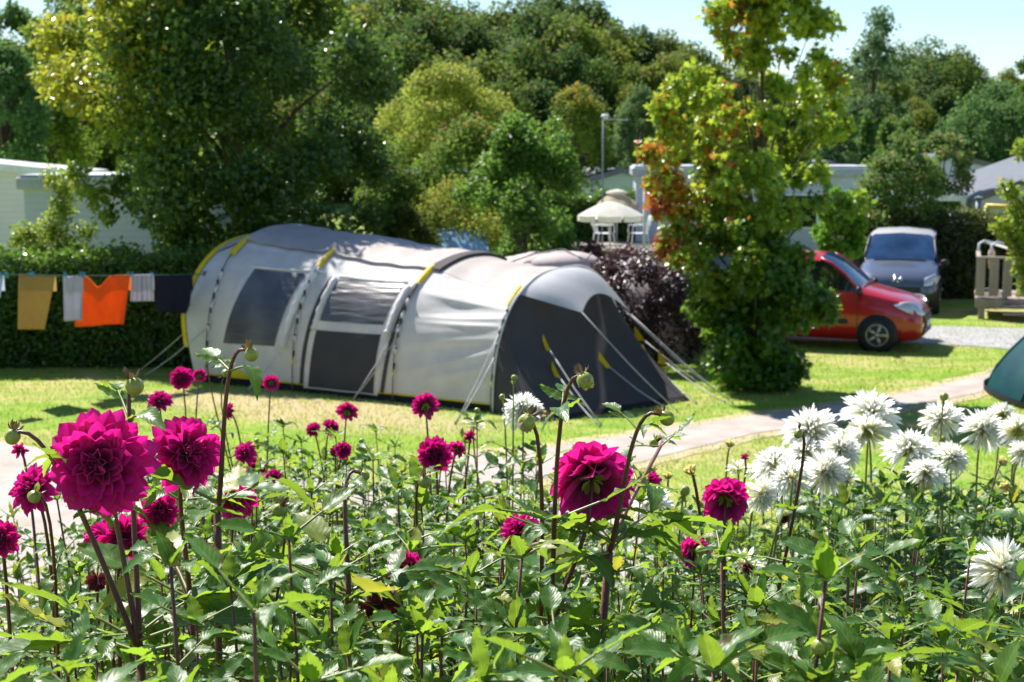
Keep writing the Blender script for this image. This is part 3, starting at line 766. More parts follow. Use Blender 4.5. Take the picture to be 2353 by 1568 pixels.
        mb.grid(hl, 12, 14); hd = mb.build('headlight', M_lamp, t, True)
        mb = MB(); mb.box((1.02, s * 1.03, 1.16), (.10, .20, .17), bev=.04); mb.box((1.04, s * .93, 1.10), (.06, .12, .05), bev=.01); mb.build('wing_mirror', M_plas, t, True)
        # door seams, handle, rub strip
        mb = MB()
        for x in (.98, -.50): mb.box((x, s * (W - .004), .68), (.014, .02, .84))
        mb.build('door_seam', M_plas, t)
        mb = MB(); mb.box((.25, s * (W + .008), .55), (1.1, .03, .09), bev=.01); mb.build('rub_strip', M_plas, t)
        mb = MB(); mb.box((-.30, s * (W - .0), .98), (.17, .04, .04), bev=.012); mb.build('door_handle', paint, t)
        mb = MB(); mb.tube([(1.02, s * .855, 1.13), (.74, s * .80, 1.41), (.47, s * .765, 1.62), (.24, s * .755, 1.73)], .03, 6); mb.build('pillar', paint if badge_ is False else M_plas, t, True)
        mb = MB(); mb.lathe([(0, 0), (.09, .01), (.10, 0)], 16, M=Matrix.Translation((2.08, s * .66, .42)) @ Matrix.Rotation(s * .5, 4, 'Z') @ Matrix.Rotation(math.pi / 2, 4, 'Y')); mb.build('fog_lamp', M_plas, t, True)
    mb = MB(); mb.box((2.145, 0, .60), (.08, 1.05, .13), bev=.02); mb.build('grille', M_plas, t)
    mb = MB(); mb.box((2.165, 0, .38), (.05, 1.1, .15), bev=.02); mb.build('lower_grille', M_plas, t)
    mb = MB(); mb.box((2.20, 0, .50), (.02, .52, .11), bev=.004); mb.build('number_plate', M_plate, t)
    mb = MB(); mb.tube([(1.05, -.6, 1.20), (1.06, .0, 1.225), (1.05, .6, 1.20)], .018, 6); mb.build('wiper', M_plas, t)
    em = MB()
    if badge_:
        for (y0, z0, y1, z1, r) in ((-.09, .10, -.02, .07, .022), (-.02, .07, .03, -.08, .028), (-.06, .06, -.10, -.02, .02), (.02, .04, .10, .09, .018), (.10, .09, .07, -.07, .02), (.0, .02, -.05, -.06, .02)):
            em.tube([(2.10 + (.82 - .82), y0, .80 + z0), (2.12, y1, .80 + z1)], r, 6)
    else:
        em.lathe([(0, .015), (.055, .01), (.06, 0)], 16, M=Matrix.Translation((2.10, 0, .80)) @ Matrix.Rotation(math.pi / 2 - .4, 4, 'Y'))
    em.build('emblem', M_chrome, t, True)
    return t
M_red = plain('red_paint', (.40, .004, .010), .28, c2=(.38, .004, .010), coat=.8)
M_blue = plain('slate_blue_paint', (.085, .105, .16), .3, metal=.3, c2=(.08, .10, .155), coat=.8)
M_silver = plain('roof_paint', (.50, .51, .54), .35, c2=(.48, .49, .52), coat=.5)
M_lb = plain('light_blue_paint', (.30, .44, .62), .3, c2=(.29, .42, .6), coat=.6)
wl = G(2015, 808); al = math.radians(-22)
fx, fy = math.cos(al), math.sin(al)
van('red_van', 'red passenger van parked side on, half hidden by the multicoloured tree', (wl.x - 1.36 * fx - .86 * fy * -1 * -1, wl.y - 1.36 * fy + .86 * fx, 0), al, M_red, M_red, badge_=False)
d = 33.9
van('blue_van', 'slate blue van facing the lawn behind the red one', ((2066 - CX) / F * d + .6, d + 2.0, 0), math.radians(-90 - 17), M_blue, M_silver)
van('parked_van', 'light blue vehicle of which only the top shows behind the grey tent', ((1040 - CX) / F * 36, 37.2, -.06), math.radians(-90 + 4), M_lb, M_lb, badge_=False, windm=glass_mat('pale_windscreen', (.2, .36, .55), .1))

# ================================================================ PARASOLS, MAST, CHAIRS, FRAME
M_psh = cloth('parasol_white', (.88, .85, .80), .5, .8, bmp=.1); M_pst = cloth('parasol_tan', (.70, .60, .44), .5, .9, bmp=.1)
M_wm = plain('white_metal', (.62, .65, .70), .45); M_gm = plain('grey_metal', (.22, .25, .28), .5)
def parasol(label, px, ytop, yedge, wpx, d, mat, nrib=8, flat=1.0, vent=False):
    c = P(px, ytop, d); R = wpx / 2 / F * d; H = (yedge - ytop) / F * d
    t = empty('parasol', (c.x, c.y, 0), .3, label, 'parasol')
    mb = MB()
    def fn(a, b):
        th = 2 * math.pi * a; k = (a * nrib) % 1
        rr = R * b * (1 - .035 * math.sin(math.pi * k)); z = c.z - H * (b ** 1.5) * flat - .02 * math.sin(math.pi * k) * b
        return Vector((rr * math.cos(th), rr * math.sin(th), z))
    mb.grid(fn, nrib * 6, 10); mb.build('canopy', mat, t, True)
    mb = MB()
    for k in range(nrib):
        def vf(a, b, k=k):
            aa = (k + .04 + .92 * a) / nrib; q = fn(aa, 1.0); return q + Vector((0, 0, -.16 * b))
        mb.grid(vf, 6, 1)
    mb.build('valance', mat, t, True)
    mb = MB(); mb.tube([(0, 0, 0), (0, 0, c.z)], .022, 8); mb.build('pole', M_wm, t, True)
    for k in range(nrib):
        mb = MB(); th = 2 * math.pi * k / nrib; mb.tube([(0, 0, c.z - .04)] + [fn(k / nrib, b) - Vector((0, 0, .015)) for b in (.4, .7, 1)], .007, 4); mb.build('rib', M_wm, t)
    if vent:
        mb = MB(); mb.lathe([(.02, c.z + .07), (R * .28, c.z + .03), (R * .5, c.z - .02), (R * .52, c.z - .06)], 24); mb.build('vent_cap', M_psh, t, True)
    mb = MB(); mb.lathe([(0, 0), (.28, 0), (.28, .07), (.06, .12), (0, .12)], 20); mb.build('base', M_gm, t, True)
parasol('large white parasol open over white garden chairs', 1403, 463, 494, 156, 42, M_psh)
parasol('smaller tan parasol with a white cap behind the white one', 1418, 440, 468, 98, 46, M_pst, 8, 1.0, True)
def chair(label, px, d, rz):
    q = P(px, 600, d); t = empty('garden_chair', (q.x, q.y, .95), rz, label, 'chair', 'white garden chairs by the parasol')
    mb = MB(); mb.grid(lambda a, b: Vector((-.22 + .44 * a, -.24 + .48 * b, .43 + .02 * math.sin(math.pi * a))), 6, 6); mb.build('seat', M_wm, t, True)
    mb = MB()
    for k in range(5): mb.tube([(-.18 + .09 * k, .22, .43), (-.18 + .09 * k, .38, .95)], .016, 6)
    mb.tube([(-.24, .38, .95), (0, .40, 1.0), (.24, .38, .95)], .025, 6); mb.build('backrest', M_wm, t, True)
    for sx in (-1, 1):
        for sy in (-1, 1):
            mb = MB(); mb.tube([(sx * .22, sy * .22, .43), (sx * .25, sy * .27, 0)], .02, 6); mb.build('leg', M_wm, t)
        mb = MB(); mb.tube([(sx * .27, -.24, .43), (sx * .28, -.22, .66), (sx * .27, .3, .68)], .02, 6); mb.build('armrest', M_wm, t)
chair('white garden chair left of the parasol pole', 1387, 43, 1.2); chair('white garden chair right of the parasol pole, by the white post', 1466, 43, -1.4)
# terrace the chairs stand on
q = P(1440, 600, 44); tc_ = empty('raised_terrace', (q.x, q.y, 0), label='low timber terrace with a white rail under the parasols', cat='terrace')
M_tim = plain('weathered_timber', (.30, .26, .23), .85, c2=(.22, .19, .17), scale=4, bmp=.4, bscale=30, stretch=(1, 1, .1))
mb = MB(); mb.box((0, 0, .88), (3.2, 4.0, .14), bev=.01); mb.build('deck_floor', M_tim, tc_)
mb = MB(); mb.box((0, -2.02, .44), (3.2, .03, .74)); mb.build('skirting', M_tim, tc_)
mb = MB(); mb.tube([(-1.6, -1.98, 1.08), (1.0, -1.98, 1.08)], .03, 6)
for x in (-1.6, -.75, .1, .95): mb.tube([(x, -1.98, .95), (x, -1.98, 1.08)], .025, 6)
mb.build('rail', M_wm, tc_)
def mast(name, label, cat, px, d, ytop, r, mat, aerial=False):
    c = P(px, ytop, d); z0 = TZ(d); t = empty(name, (c.x, c.y, z0), 0, label, cat); H = c.z - z0
    mb = MB(); mb.tube([(0, 0, 0), (0, 0, H * .5), (0, 0, H)], [r, r * .9, r * .75], 10); mb.build('pole', mat, t, True)
    if aerial:
        mb = MB(); mb.box((.06, 0, H + .0), (.24, .18, .13), bev=.05); mb.build('lamp_head', M_wm, t, True)
        mb = MB(); mb.tube([(0, 0, H - .08), (.75, .1, H - .10)], .012, 6)
        for k in range(6): mb.tube([(.2 + .1 * k, -.2, H - .09), (.2 + .1 * k, .3, H - .09)], .008, 4)
        mb.build('aerial', M_wm, t)
    else:
        mb = MB(); mb.lathe([(0, H + .05), (r * 1.2, H + .02), (r * 1.2, H - .02), (0, H - .02)], 12); mb.build('cap', mat, t)
mast('lamp_post', 'thin grey pole with a pale head and aerial standing behind the bushes', 'pole', 1386, 44, 268, .028, M_gm, True)
mast('post', 'white post standing right of the white parasol', 'post', 1482, 42, 420, .055, M_wm)
mast('post', 'slim grey post beside the yellow goal frame', 'post', 2249, 41, 455, .10, M_gm)
# yellow frame behind the right hedge
q0 = P(2268, 474, 43); yf = empty('yellow_goal', (q0.x, q0.y, 0), label='yellow metal goal frame rising behind the hedge', cat='frame')
M_yp = plain('yellow_paint', (.68, .50, .05), .5)
w = P(2400, 482, 43).x - q0.x
for nm, pts in (('upright', [(0, 0, 0), (0, 0, q0.z)]), ('upright', [(w, 0, 0), (w, 0, q0.z)]), ('crossbar', [(-.03, 0, q0.z), (w + .03, 0, q0.z - .08)])):
    mb = MB(); mb.tube(pts, .075, 8); mb.build(nm, M_yp, yf, True)

# ================================================================ WOODEN DECK at the right
M_deck = plain('deck_timber', (.36, .29, .25), .85, c2=(.25, .20, .17), scale=5, bmp=.5, bscale=30, stretch=(1, 1, .12))
dk0 = P(2250, 735, 33.0); dk = empty('wooden_deck', (dk0.x, 33.2, 0), math.radians(-17), label='weathered timber deck with a plank railing beside the hedge', cat='deck')
fl = .46
mb = MB()
for k in range(12): mb.box((1.9, .08 + .17 * k, fl), (3.9, .15, .05), bev=.006)
mb.box((1.9, -.03, fl - .10), (3.9, .05, .18)); mb.build('deck_floor', M_deck, dk)
for x in (.10, 1.35, 2.6, 3.8):
    for y in (.05, 1.9):
        mb = MB(); mb.box((x, y, .2), (.14, .14, .46), bev=.01); mb.build('post', M_deck, dk)
mb = MB(); mb.box((1.95, 0, fl + .93), (3.9, .12, .05), bev=.01); mb.build('top_rail', M_deck, dk)
for k in range(14):
    x = .05 + .29 * k; wd = .20
    mb = MB(); mb.box((x, -.0, fl + .5), (wd, .04, .88), bev=.006)
    mb.build('baluster', M_deck, dk)
mb = MB(); mb.box((.0, 1.0, fl + .93), (.10, 2.0, .05), bev=.01); mb.build('side_rail', M_deck, dk)
for k in range(7):
    mb = MB(); mb.box((.0, .15 + .29 * k, fl + .5), (.04, .15, .88), bev=.006); mb.build('baluster', M_deck, dk)
for i in range(2):
    mb = MB(); mb.box((.95, -.15 - .22 * i, fl - .14 - .15 * i), (.8, .24, .04), bev=.006); mb.build('step', M_deck, dk)
# chairs and table on the deck
dc = P(2308, 600, 34.2)
t = empty('folded_sunbed', (dc.x, 34.4, fl + .03), .3, 'white tilted sunbed standing on the wooden deck', 'sunbed')
mb = MB(); mb.tube([(-.3, 0, .75), (-.28, 0, 1.1), (-.15, 0, 1.17), (.1, 0, 1.12), (.65, 0, .92), (.7, 0, .6)], .028, 8); mb.tube([(-.3, .5, .75), (-.28, .5, 1.1), (-.15, .5, 1.17), (.1, .5, 1.12), (.65, .5, .92), (.7, .5, .6)], .028, 8); mb.build('frame', M_wm, t, True)
mb = MB(); mb.grid(lambda a, b: Vector((-.2 + .85 * a, .5 * b, 1.13 - .22 * a ** 1.2)), 8, 4); mb.build('cloth', M_psh, t, True)
mb = MB(); mb.tube([(-.3, 0, .75), (-.1, 0, 0)], .025, 6); mb.tube([(.7, 0, .6), (.5, 0, 0)], .025, 6); mb.tube([(-.3, .5, .75), (-.1, .5, 0)], .025, 6); mb.tube([(.7, .5, .6), (.5, .5, 0)], .025, 6); mb.build('leg', M_wm, t)
dp = P(2285, 580, 34.4)
t = empty('folded_parasol', (dp.x, 34.6, fl + .03), 0, 'slim folded pale parasol standing upright on the deck', 'parasol')
mb = MB(); mb.lathe([(.02, 0), (.02, .5), (.07, .55), (.085, .9), (.07, dp.z - fl - .02), (.03, dp.z - fl + .05), (0, dp.z - fl + .06)], 12); mb.build('canopy', M_pst, t, True)
mb = MB(); mb.lathe([(0, 0), (.2, 0), (.2, .06), (0, .08)], 14); mb.build('base', M_gm, t, True)

# ================================================================ MOBILE HOMES
def siding(name, c):
    m, n, out = nt_new(name); p = n.nodes.new('ShaderNodeBsdfPrincipled'); p.inputs['Roughness'].default_value = .6
    tc = n.nodes.new('ShaderNodeTexCoord'); sp = n.nodes.new('ShaderNodeSeparateXYZ'); n.links.new(tc.outputs['Object'], sp.inputs[0])
    k = math_n(n, 'FRACT', math_n(n, 'MULTIPLY', sp.outputs[2], 6.5))
    col = mixcol(n, c, tuple(x * .72 for x in c), math_n(n, 'GREATER_THAN', k, .93)); col = mixcol(n, col, tuple(x * .9 for x in c), ramp(n, noise(n, .8, 3), .4, .7))
    n.links.new(col, p.inputs['Base Color']); bump(n, k, .5, .02, p); n.links.new(p.outputs[0], out.inputs[0]); return m
M_sidC = siding('siding_cream_lit', (.72, .70, .68)); M_sidB = siding('siding_blue_shade', (.50, .54, .70)); M_sidG = siding('siding_green', (.36, .48, .45)); M_sidW = siding('siding_white', (.72, .74, .78))  # cream whitened for sun, blue grey tinted for shade: light put into siding colours
M_rfD = plain('roof_dark', (.10, .11, .13), .5, c2=(.08, .09, .1), scale=3, bmp=.3, bscale=12); M_rfL = plain('roof_light', (.62, .63, .66), .35, c2=(.52, .53, .56), scale=3)
M_fas = plain('fascia_grey', (.42, .46, .52), .6); M_trim = plain('trim_white', (.78, .79, .8), .5)
def home(label, x, y, rz, L, D, hw, hr, wall, roof, z0=0, flat=False, wins=(), porch=False):
    """footprint L along local x, D along local y, front face at local y=0; gable ridge along local y if not flat"""
    t = empty('mobile_home', (x, y, z0), rz, label, 'mobile home')
    mb = MB()
    if flat:
        mb.box((L / 2, D / 2, .3 + (hw - .3) / 2), (L, D, hw - .3)); mb.build('wall', wall, t)
        mb = MB(); mb.box((L / 2, D / 2, hw + .0), (L + .25, D + .3, .28), bev=.03); mb.build('fascia', M_fas, t)
        mb = MB(); mb.box((L / 2, D / 2, hw + .165), (L + .1, D + .2, .05), bev=.01); mb.build('roof', roof, t)
    else:
        zt = hw + hr
        vs = [(0, 0, .3), (L, 0, .3), (L, 0, hw), (L / 2, 0, zt), (0, 0, hw), (0, D, .3), (L, D, .3), (L, D, hw), (L / 2, D, zt), (0, D, hw)]
        mb.add(vs, [(0, 1, 2, 3, 4), (9, 8, 7, 6, 5), (0, 4, 9, 5), (1, 6, 7, 2)]); mb.build('wall', wall, t)
        ov = .22; th = .07
        for s in (0, 1):
            xa, xb = (-ov, L / 2) if s == 0 else (L + ov, L / 2)
            za = hw - hr * ov / (L / 2); mb = MB()
            a = [(xa, -ov, za + .01), (xb, -ov, zt + .01), (xb, D + ov, zt + .01), (xa, D + ov, za + .01)]
            mb.add(a + [(p[0], p[1], p[2] + th) for p in a], [(3, 2, 1, 0), (4, 5, 6, 7), (0, 1, 5, 4), (1, 2, 6, 5), (2, 3, 7, 6), (3, 0, 4, 7)]); rf = mb.build('roof', roof, t)
            mb = MB(); mb.add([(p[0], -ov - .012, p[2] - .1) for p in a[:2]] + [(p[0], -ov - .012, p[2] + th + .02) for p in (a[1], a[0])] + [(p[0], -ov - .003, p[2] - .1) for p in a[:2]] + [(p[0], -ov - .003, p[2] + th + .02) for p in (a[1], a[0])],
                              [(0, 1, 2, 3), (7, 6, 5, 4), (0, 4, 5, 1), (3, 2, 6, 7), (0, 3, 7, 4), (1, 5, 6, 2)]); mb.build('barge_board', M_rfD if roof is M_rfD else M_trim, rf)
    mb = MB(); mb.box((L / 2, D / 2, .15), (L - .1, D - .1, .3)); mb.build('plinth', M_gm, t)
    for (wx, wz, ww, wh) in wins:
        mb = MB(); mb.box((wx, -.02, wz), (ww, .05, wh), bev=.01); f_ = mb.build('window', M_trim, t)
        mb = MB(); mb.box((wx, -.03, wz), (ww - .14, .05, wh - .14)); mb.build('pane', M_glass, f_)
    if porch:
        mb = MB()
        for k in range(4): mb.box((-.3 - .9 * k, .2, hw / 2), (.14, .14, hw), bev=.01)
        mb.box((-1.6, .2, hw), (3.0, .18, .16)); mb.box((-1.6, .2, .95), (3.0, .08, .08)); mb.build('porch', M_trim, t)
    return t
hA = P(135, 380, 38.5)
home('cream mobile home with a bright roof edge behind the hedge', hA.x - 8.2, 38.8, math.radians(4), 8.2, 4, 3.15, .42, M_sidC, M_rfL, wins=((5.2, 2.0, .9, 1.1), (2.2, 2.0, 1.2, 1.1)))
hB = P(53, 400, 33.0)
home('blue grey flat roofed mobile home behind the hedge and the dark tree', hB.x, 33.0, math.radians(2), 5.9, 3.6, 3.05, .3, M_sidB, M_fas, flat=True, wins=((5.3, 2.0, .7, .9),))
hC = P(885, 395, 44); home('white mobile home glimpsed between the dark tree and the pale bush', hC.x, 44, -.1, 3.2, 4, 2.9, .45, M_sidW, M_rfL, wins=((1.2, 1.8, 1.2, 1),))
hD = P(1320, 440, 56); home('green walled mobile home beside the thin grey pole', hD.x + .2, 56, .12, 3.2, 6, 2.35, .45, M_sidG, M_rfD, wins=((2.4, 1.5, .6, .8),), z0=.2)
hE = P(1462, 380, 46); home('tall white mobile home behind the multicoloured tree', hE.x, 46, -.06, 7.2, 4, 3.1, .25, M_sidB, M_rfL, flat=True, wins=((2.4, 1.9, 1.2, 1.1), (5, 1.9, 1.2, 1.1)))
hF = P(1885, 385, 50); home('small mobile home with a pointed gable right of the multicoloured tree', hF.x - 1.9, 50, -.08, 4.2, 6, 2.55, .8, M_sidW, M_rfD, wins=((1.1, 1.6, .8, .9), (3, 1.6, .8, .9)))
hG = P(2195, 392, 57); home('distant mobile home with a low grey gable between the trees', hG.x - 2.4, 57, .1, 4.6, 6, 2.7, .55, M_sidB, M_rfD, z0=.3, wins=((2.2, 1.8, 1, .9),))
hH = P(2240, 500, 44); home('grey mobile home with a dark sloping roof and white porch at the right', hH.x, 44, .05, 6.4, 5, 2.35, 1.15, M_sidB, M_rfD, wins=((3.6, 1.8, 1.2, 1.0),), porch=True)
# ================================================================ TREES, BUSHES, HEDGES
M_bark = plain('bark', (.10, .075, .055), .9, c2=(.05, .04, .03), scale=8, bmp=.8, bscale=20, stretch=(1, 1, .25))
LEAF4 = (np.array([[0, 0, 0], [.5, .30, .10], [1.0, 0, -.06], [.5, -.30, .10]], dtype=np.float32), np.array([[0, 1, 2, 3]]), None)
def unit(v): return v / np.maximum(np.linalg.norm(v, axis=1, keepdims=True), 1e-9)
def leaf_cloud(rs, cen, rad, n, size, flat=.5, shell=.55, zsq=1.0, al=.8, rn=.5):
    """leaf positions and frames spread through clumps"""
    cen = np.asarray(cen, dtype=float); rad = np.asarray(rad, dtype=float)
    w = rad ** 2.1; k = rs.choice(len(cen), n, p=w / w.sum())
    d = unit(rs.randn(n, 3)); r = shell + (1.08 - shell) * rs.rand(n) ** .7
    r = np.where(rs.rand(n) < .16, rs.rand(n) * shell, r); r = r + np.where(rs.rand(n) < .06, .22 * rs.rand(n), 0)
    off = d * (r * rad[k])[:, None]; off[:, 2] *= zsq
    pos = cen[k] + off
    z = unit(d * al + np.array([[0, 0, flat]]) + rs.randn(n, 3) * rn)
    x = unit(d * .6 + rs.randn(n, 3) * .8 + np.array([[0, 0, -.25]]))
    R = frames(x, z); s = size * (.6 + .8 * rs.rand(n))
    return pos, R, s, d, k
def limbs(rs, H, cen, r0, lean=(0, 0), n=12, ztop=.8):
    mb = MB(); top = Vector((lean[0], lean[1], H * ztop))
    tr = [Vector((lean[0] * t ** 2 + .04 * math.sin(5 * t), lean[1] * t ** 2, H * ztop * t)) for t in np.linspace(0, 1, 8)]
    mb.tube(tr, [r0 * (1.25 if i == 0 else 1) * (1 - .85 * i / 7) for i in range(8)], 8)
    idx = rs.permutation(len(cen))[:n]
    for i in idx:
        c = Vector(cen[i]); zt = min(max(c.z * .55, H * .12), H * ztop * .92); t = zt / (H * ztop)
        a = Vector((lean[0] * t * t, lean[1] * t * t, zt)); m = a.lerp(c, .5) + Vector((0, 0, .06 * (c - a).length))
        rr = r0 * (1 - .8 * t) * .5; mb.tube([a, m, c], [rr, rr * .6, rr * .2], 5)
    return mb
def tree(name, label, x, y, H, crown, n, size, mat, seed=1, r0=.12, cat='tree', colf=None, flat=.5, shell=.5, zsq=1.0, z0=None, nl=12, ztop=.8, group=None, al=.8, rn=.5):
    """crown: list of (cx,cy,cz,r) clumps relative to base"""
    rs = np.random.RandomState(seed)
    t = empty(name, (x, y, TZ(y) if z0 is None else z0), label=label, cat=cat, group=group)
    cen = np.array([c[:3] for c in crown]); rad = np.array([c[3] for c in crown])
    pos, R, s, d, k = leaf_cloud(rs, cen, rad, n, size, flat, shell, zsq, al, rn)
    keep = pos[:, 2] > .03; pos, R, s, d, k = pos[keep], R[keep], s[keep], d[keep], k[keep]
    col = colf(rs, pos, d, k) if colf else None
    link('crown', scatter_mesh('crown', LEAF4, pos, R, s, mat, col, False), t)
    limbs(rs, H, cen, r0, n=nl, ztop=ztop).build('trunk', M_bark, t, True)
    return t
def clumps(rs, prof, n, rmin, rmax, inner=.25, ysc=1.0):
    """prof: [(z, radius)] outline; clumps near the outline plus some inside"""
    zs = [p[0] for p in prof]; out = []
    for _ in range(n * 30):
        if len(out) >= n: break
        z = rs.uniform(zs[0], zs[-1]); R = np.interp(z, zs, [p[1] for p in prof])
        if rs.rand() > (R / max(p[1] for p in prof)) + .12: continue
        r = rs.uniform(rmin, rmax); a = rs.rand() * 2 * math.pi
        q = max(0, R - r * .6) * (1 if rs.rand() > inner else rs.rand() ** .5)
        out.append((q * math.cos(a), q * math.sin(a) * ysc, z, r))
    return out
def ppm(d): return F / d
def leafcol(*cols): return [np.array(c) for c in cols]
def mixc(a, b, t): return a * (1 - t[:, None]) + b * t[:, None]

# --- the big dark tree with yellow tips
rs = np.random.RandomState(3)
bx, by = (545 - CX) / F * 30.5, 30.5
zof = lambda py, d: EYE - (py - HZ) / F * d
prof = [(1.75, 3.0), (2.4, 3.9), (3.6, 4.15), (5.0, 3.9), (6.5, 3.5), (8.2, 2.5), (9.3, 1.0)]
cr = clumps(rs, prof, 150, .38, .85, .3)
cr += [(-4.2, -.2, 4.2, .6), (-4.5, 0, 5.0, .55), (3.7, -.8, 2.3, .5), (3.9, -.6, 4.9, .5), (3.6, -.4, 5.6, .5), (-2.6, -1.5, 1.7, .4), (2.4, -2, 1.8, .5)]
_o = []
for c in cr:
    qx, qy = PROJ((bx + c[0] - c[3], by + c[1], c[2])); lim = np.interp(qy, [250, 330, 400, 500, 590], [75, 125, 225, 300, 335])
    if qx > lim and PROJ((bx + c[0] + c[3], by + c[1], c[2]))[0] < np.interp(qy, [0, 100, 300, 500, 590], [860, 935, 945, 915, 880]): _o.append(c)
cr = _o
for (px, py) in ((170, 395), (190, 430), (225, 450), (255, 425), (250, 490), (300, 455), (300, 410)):
    q = P(px, py, 28.6); cr.append((q.x - bx, q.y - by + rs.uniform(-.3, .3), q.z, .23))
def col_big(rs, pos, d, k):
    g1, g2_, y1, o1 = leafcol((.028, .075, .010), (.075, .165, .016), (.36, .38, .02), (.46, .33, .02))
    c = mixc(g1, g2_, rs.rand(len(pos)))
    r = np.hypot(pos[:, 0], pos[:, 1]) / np.interp(pos[:, 2], [p[0] for p in prof], [p[1] for p in prof])
    side = np.clip((-pos[:, 0] + .5) / 3.4, 0, 1) * np.clip((pos[:, 2] - 2.2) / 2, .15, 1) + np.clip((pos[:, 2] - 6.0) / 2, 0, .45)  # leaves yellower left and high: real tips plus sunlight put into leaf colour
    nz = .5 + .5 * np.sin(pos[:, 0] * 2.2 + pos[:, 2] * 1.7) * np.sin(pos[:, 2] * 2.9 + pos[:, 1])
    t = np.clip((r - .62) * 3.0, 0, 1) * np.clip(side * 1.1 + .18 * nz, 0, 1)
    t = t * (rs.rand(len(pos)) < (.35 + .6 * t)); c = mixc(c, np.array((.17, .30, .02)), np.clip(t * 2, 0, 1)); c = mixc(c, y1, np.clip(t * 1.7 - .7, 0, .9))
    lm = (pos[:, 0] < -2.05) & (pos[:, 2] < 3.6) & (pos[:, 1] < -.4); c[lm] = mixc(np.array((.14, .27, .02)), np.array((.28, .36, .025)), rs.rand(len(pos)))[lm]
    o = (rs.rand(len(pos)) < .06 * (r > .85) * (side > .3)); c[o] = o1
    return c
M_lc = foliage('tree_leaf', None, None, None, .42, .30, .6, attr=True)
M_far = foliage('far_leaf', None, None, None, .36, .6, .2, attr=True)
tree('hornbeam_tree', 'large dark broad tree with yellow tipped branches standing behind the grey tent', bx, by, 9.0, cr, 85000, .135, M_lc, 5, .20, colf=col_big, flat=.9, shell=.35, zsq=.8, nl=22, ztop=.9)
# small light trees in front of the mobile homes
def col_lime(rs, pos, d, k):
    a, b, o = leafcol((.14, .27, .02), (.28, .36, .025), (.38, .30, .03)); c = mixc(a, b, rs.rand(len(pos))); m = rs.rand(len(pos)) < .06; c[m] = o; return c
M_lime = foliage('lime_leaf', None, None, None, .48, .4, .5, attr=True)
d = 27.2
sx = (122 - CX) / F * d
tree('young_tree', 'small lime green tree in front of the blue grey mobile home', sx, d, 2.9,
     [(-.45, 0, 2.25, .28), (-.25, .1, 2.0, .32), (.05, -.1, 2.35, .3), (.18, 0, 2.75, .26), (.1, .1, 1.75, .3), (.35, -.1, 1.95, .28), (.5, 0, 1.6, .25), (-.1, -.1, 1.5, .28), (-.65, .05, 2.15, .17), (.3, .1, 1.35, .25), (.25, 0, 3.1, .22), (0, .1, 3.3, .18), (.62, 0, 2.3, .2)],
     4200, .085, M_lime, 8, .035, colf=col_lime, shell=.2)
# left background trees
def col_two(c1, c2, tip_or_lit=None, tp=.0, zt=None):
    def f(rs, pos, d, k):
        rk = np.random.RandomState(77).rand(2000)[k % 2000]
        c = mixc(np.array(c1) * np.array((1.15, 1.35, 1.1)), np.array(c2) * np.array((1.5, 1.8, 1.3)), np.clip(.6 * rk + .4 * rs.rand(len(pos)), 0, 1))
        if tip_or_lit is not None:
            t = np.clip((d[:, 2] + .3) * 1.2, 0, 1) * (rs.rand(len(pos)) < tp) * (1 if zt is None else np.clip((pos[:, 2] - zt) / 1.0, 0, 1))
            c = mixc(c, np.array(tip_or_lit), t)
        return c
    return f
def round_tree(label, px, ytop, ybot, hw, d, colf, seed, n=9000, size=.16, name='tree', nclump=46, mat=None, sparse=.5, cat='tree', widest=.45, ysc=1.0, rk=(.16, .34), trunk=None):
    k = d / F; cx = (px - CX) * k; zt = zof(ytop, d) - TZ(d); zb = max(.15, zof(ybot, d) - TZ(d)); R = hw * k
    rs = np.random.RandomState(seed); hgt = zt - zb
    prof = [(zb + .05 * hgt, R * .55), (zb + .2 * hgt, R * .92), (zb + widest * hgt, R), (zb + .72 * hgt, R * .82), (zb + .9 * hgt, R * .45), (zb + .97 * hgt, R * .15)]
    cr = clumps(rs, prof, nclump, R * rk[0], R * rk[1], .25, ysc)
    return tree(name, label, cx, d, zt, cr, n, size, mat or M_far, seed, max(.04, .02 * zt) if trunk is None else trunk, cat, colf, .5, sparse, .85, nl=14, al=1.2, rn=.38)
GR = ((.035, .075, .012), (.085, .14, .022)); YG = ((.13, .18, .022), (.26, .27, .03)); BG = ((.045, .10, .035), (.085, .15, .05))
round_tree('hazy green tree above the cream mobile home', 20, 118, 400, 105, 46, col_two(*BG), 21, 9000, .17)
round_tree('yellowish tree behind the left edge of the dark tree', 150, 30, 390, 120, 50, col_two((.07, .13, .02), (.18, .21, .03)), 22, 12000, .17)
round_tree('tall green tree with sky gaps in the top left corner', 45, 15, 330, 95, 62, col_two((.04, .08, .025), (.07, .12, .04)), 23, 5500, .22, nclump=26)
round_tree('pale green tree reaching the top edge above the mobile homes', 205, -30, 330, 120, 64, col_two((.07, .12, .03), (.15, .18, .05)), 24, 9500, .2)
round_tree('tall tree behind the crown of the dark tree', 420, -60, 320, 160, 66, col_two(*GR), 25, 9000, .2)
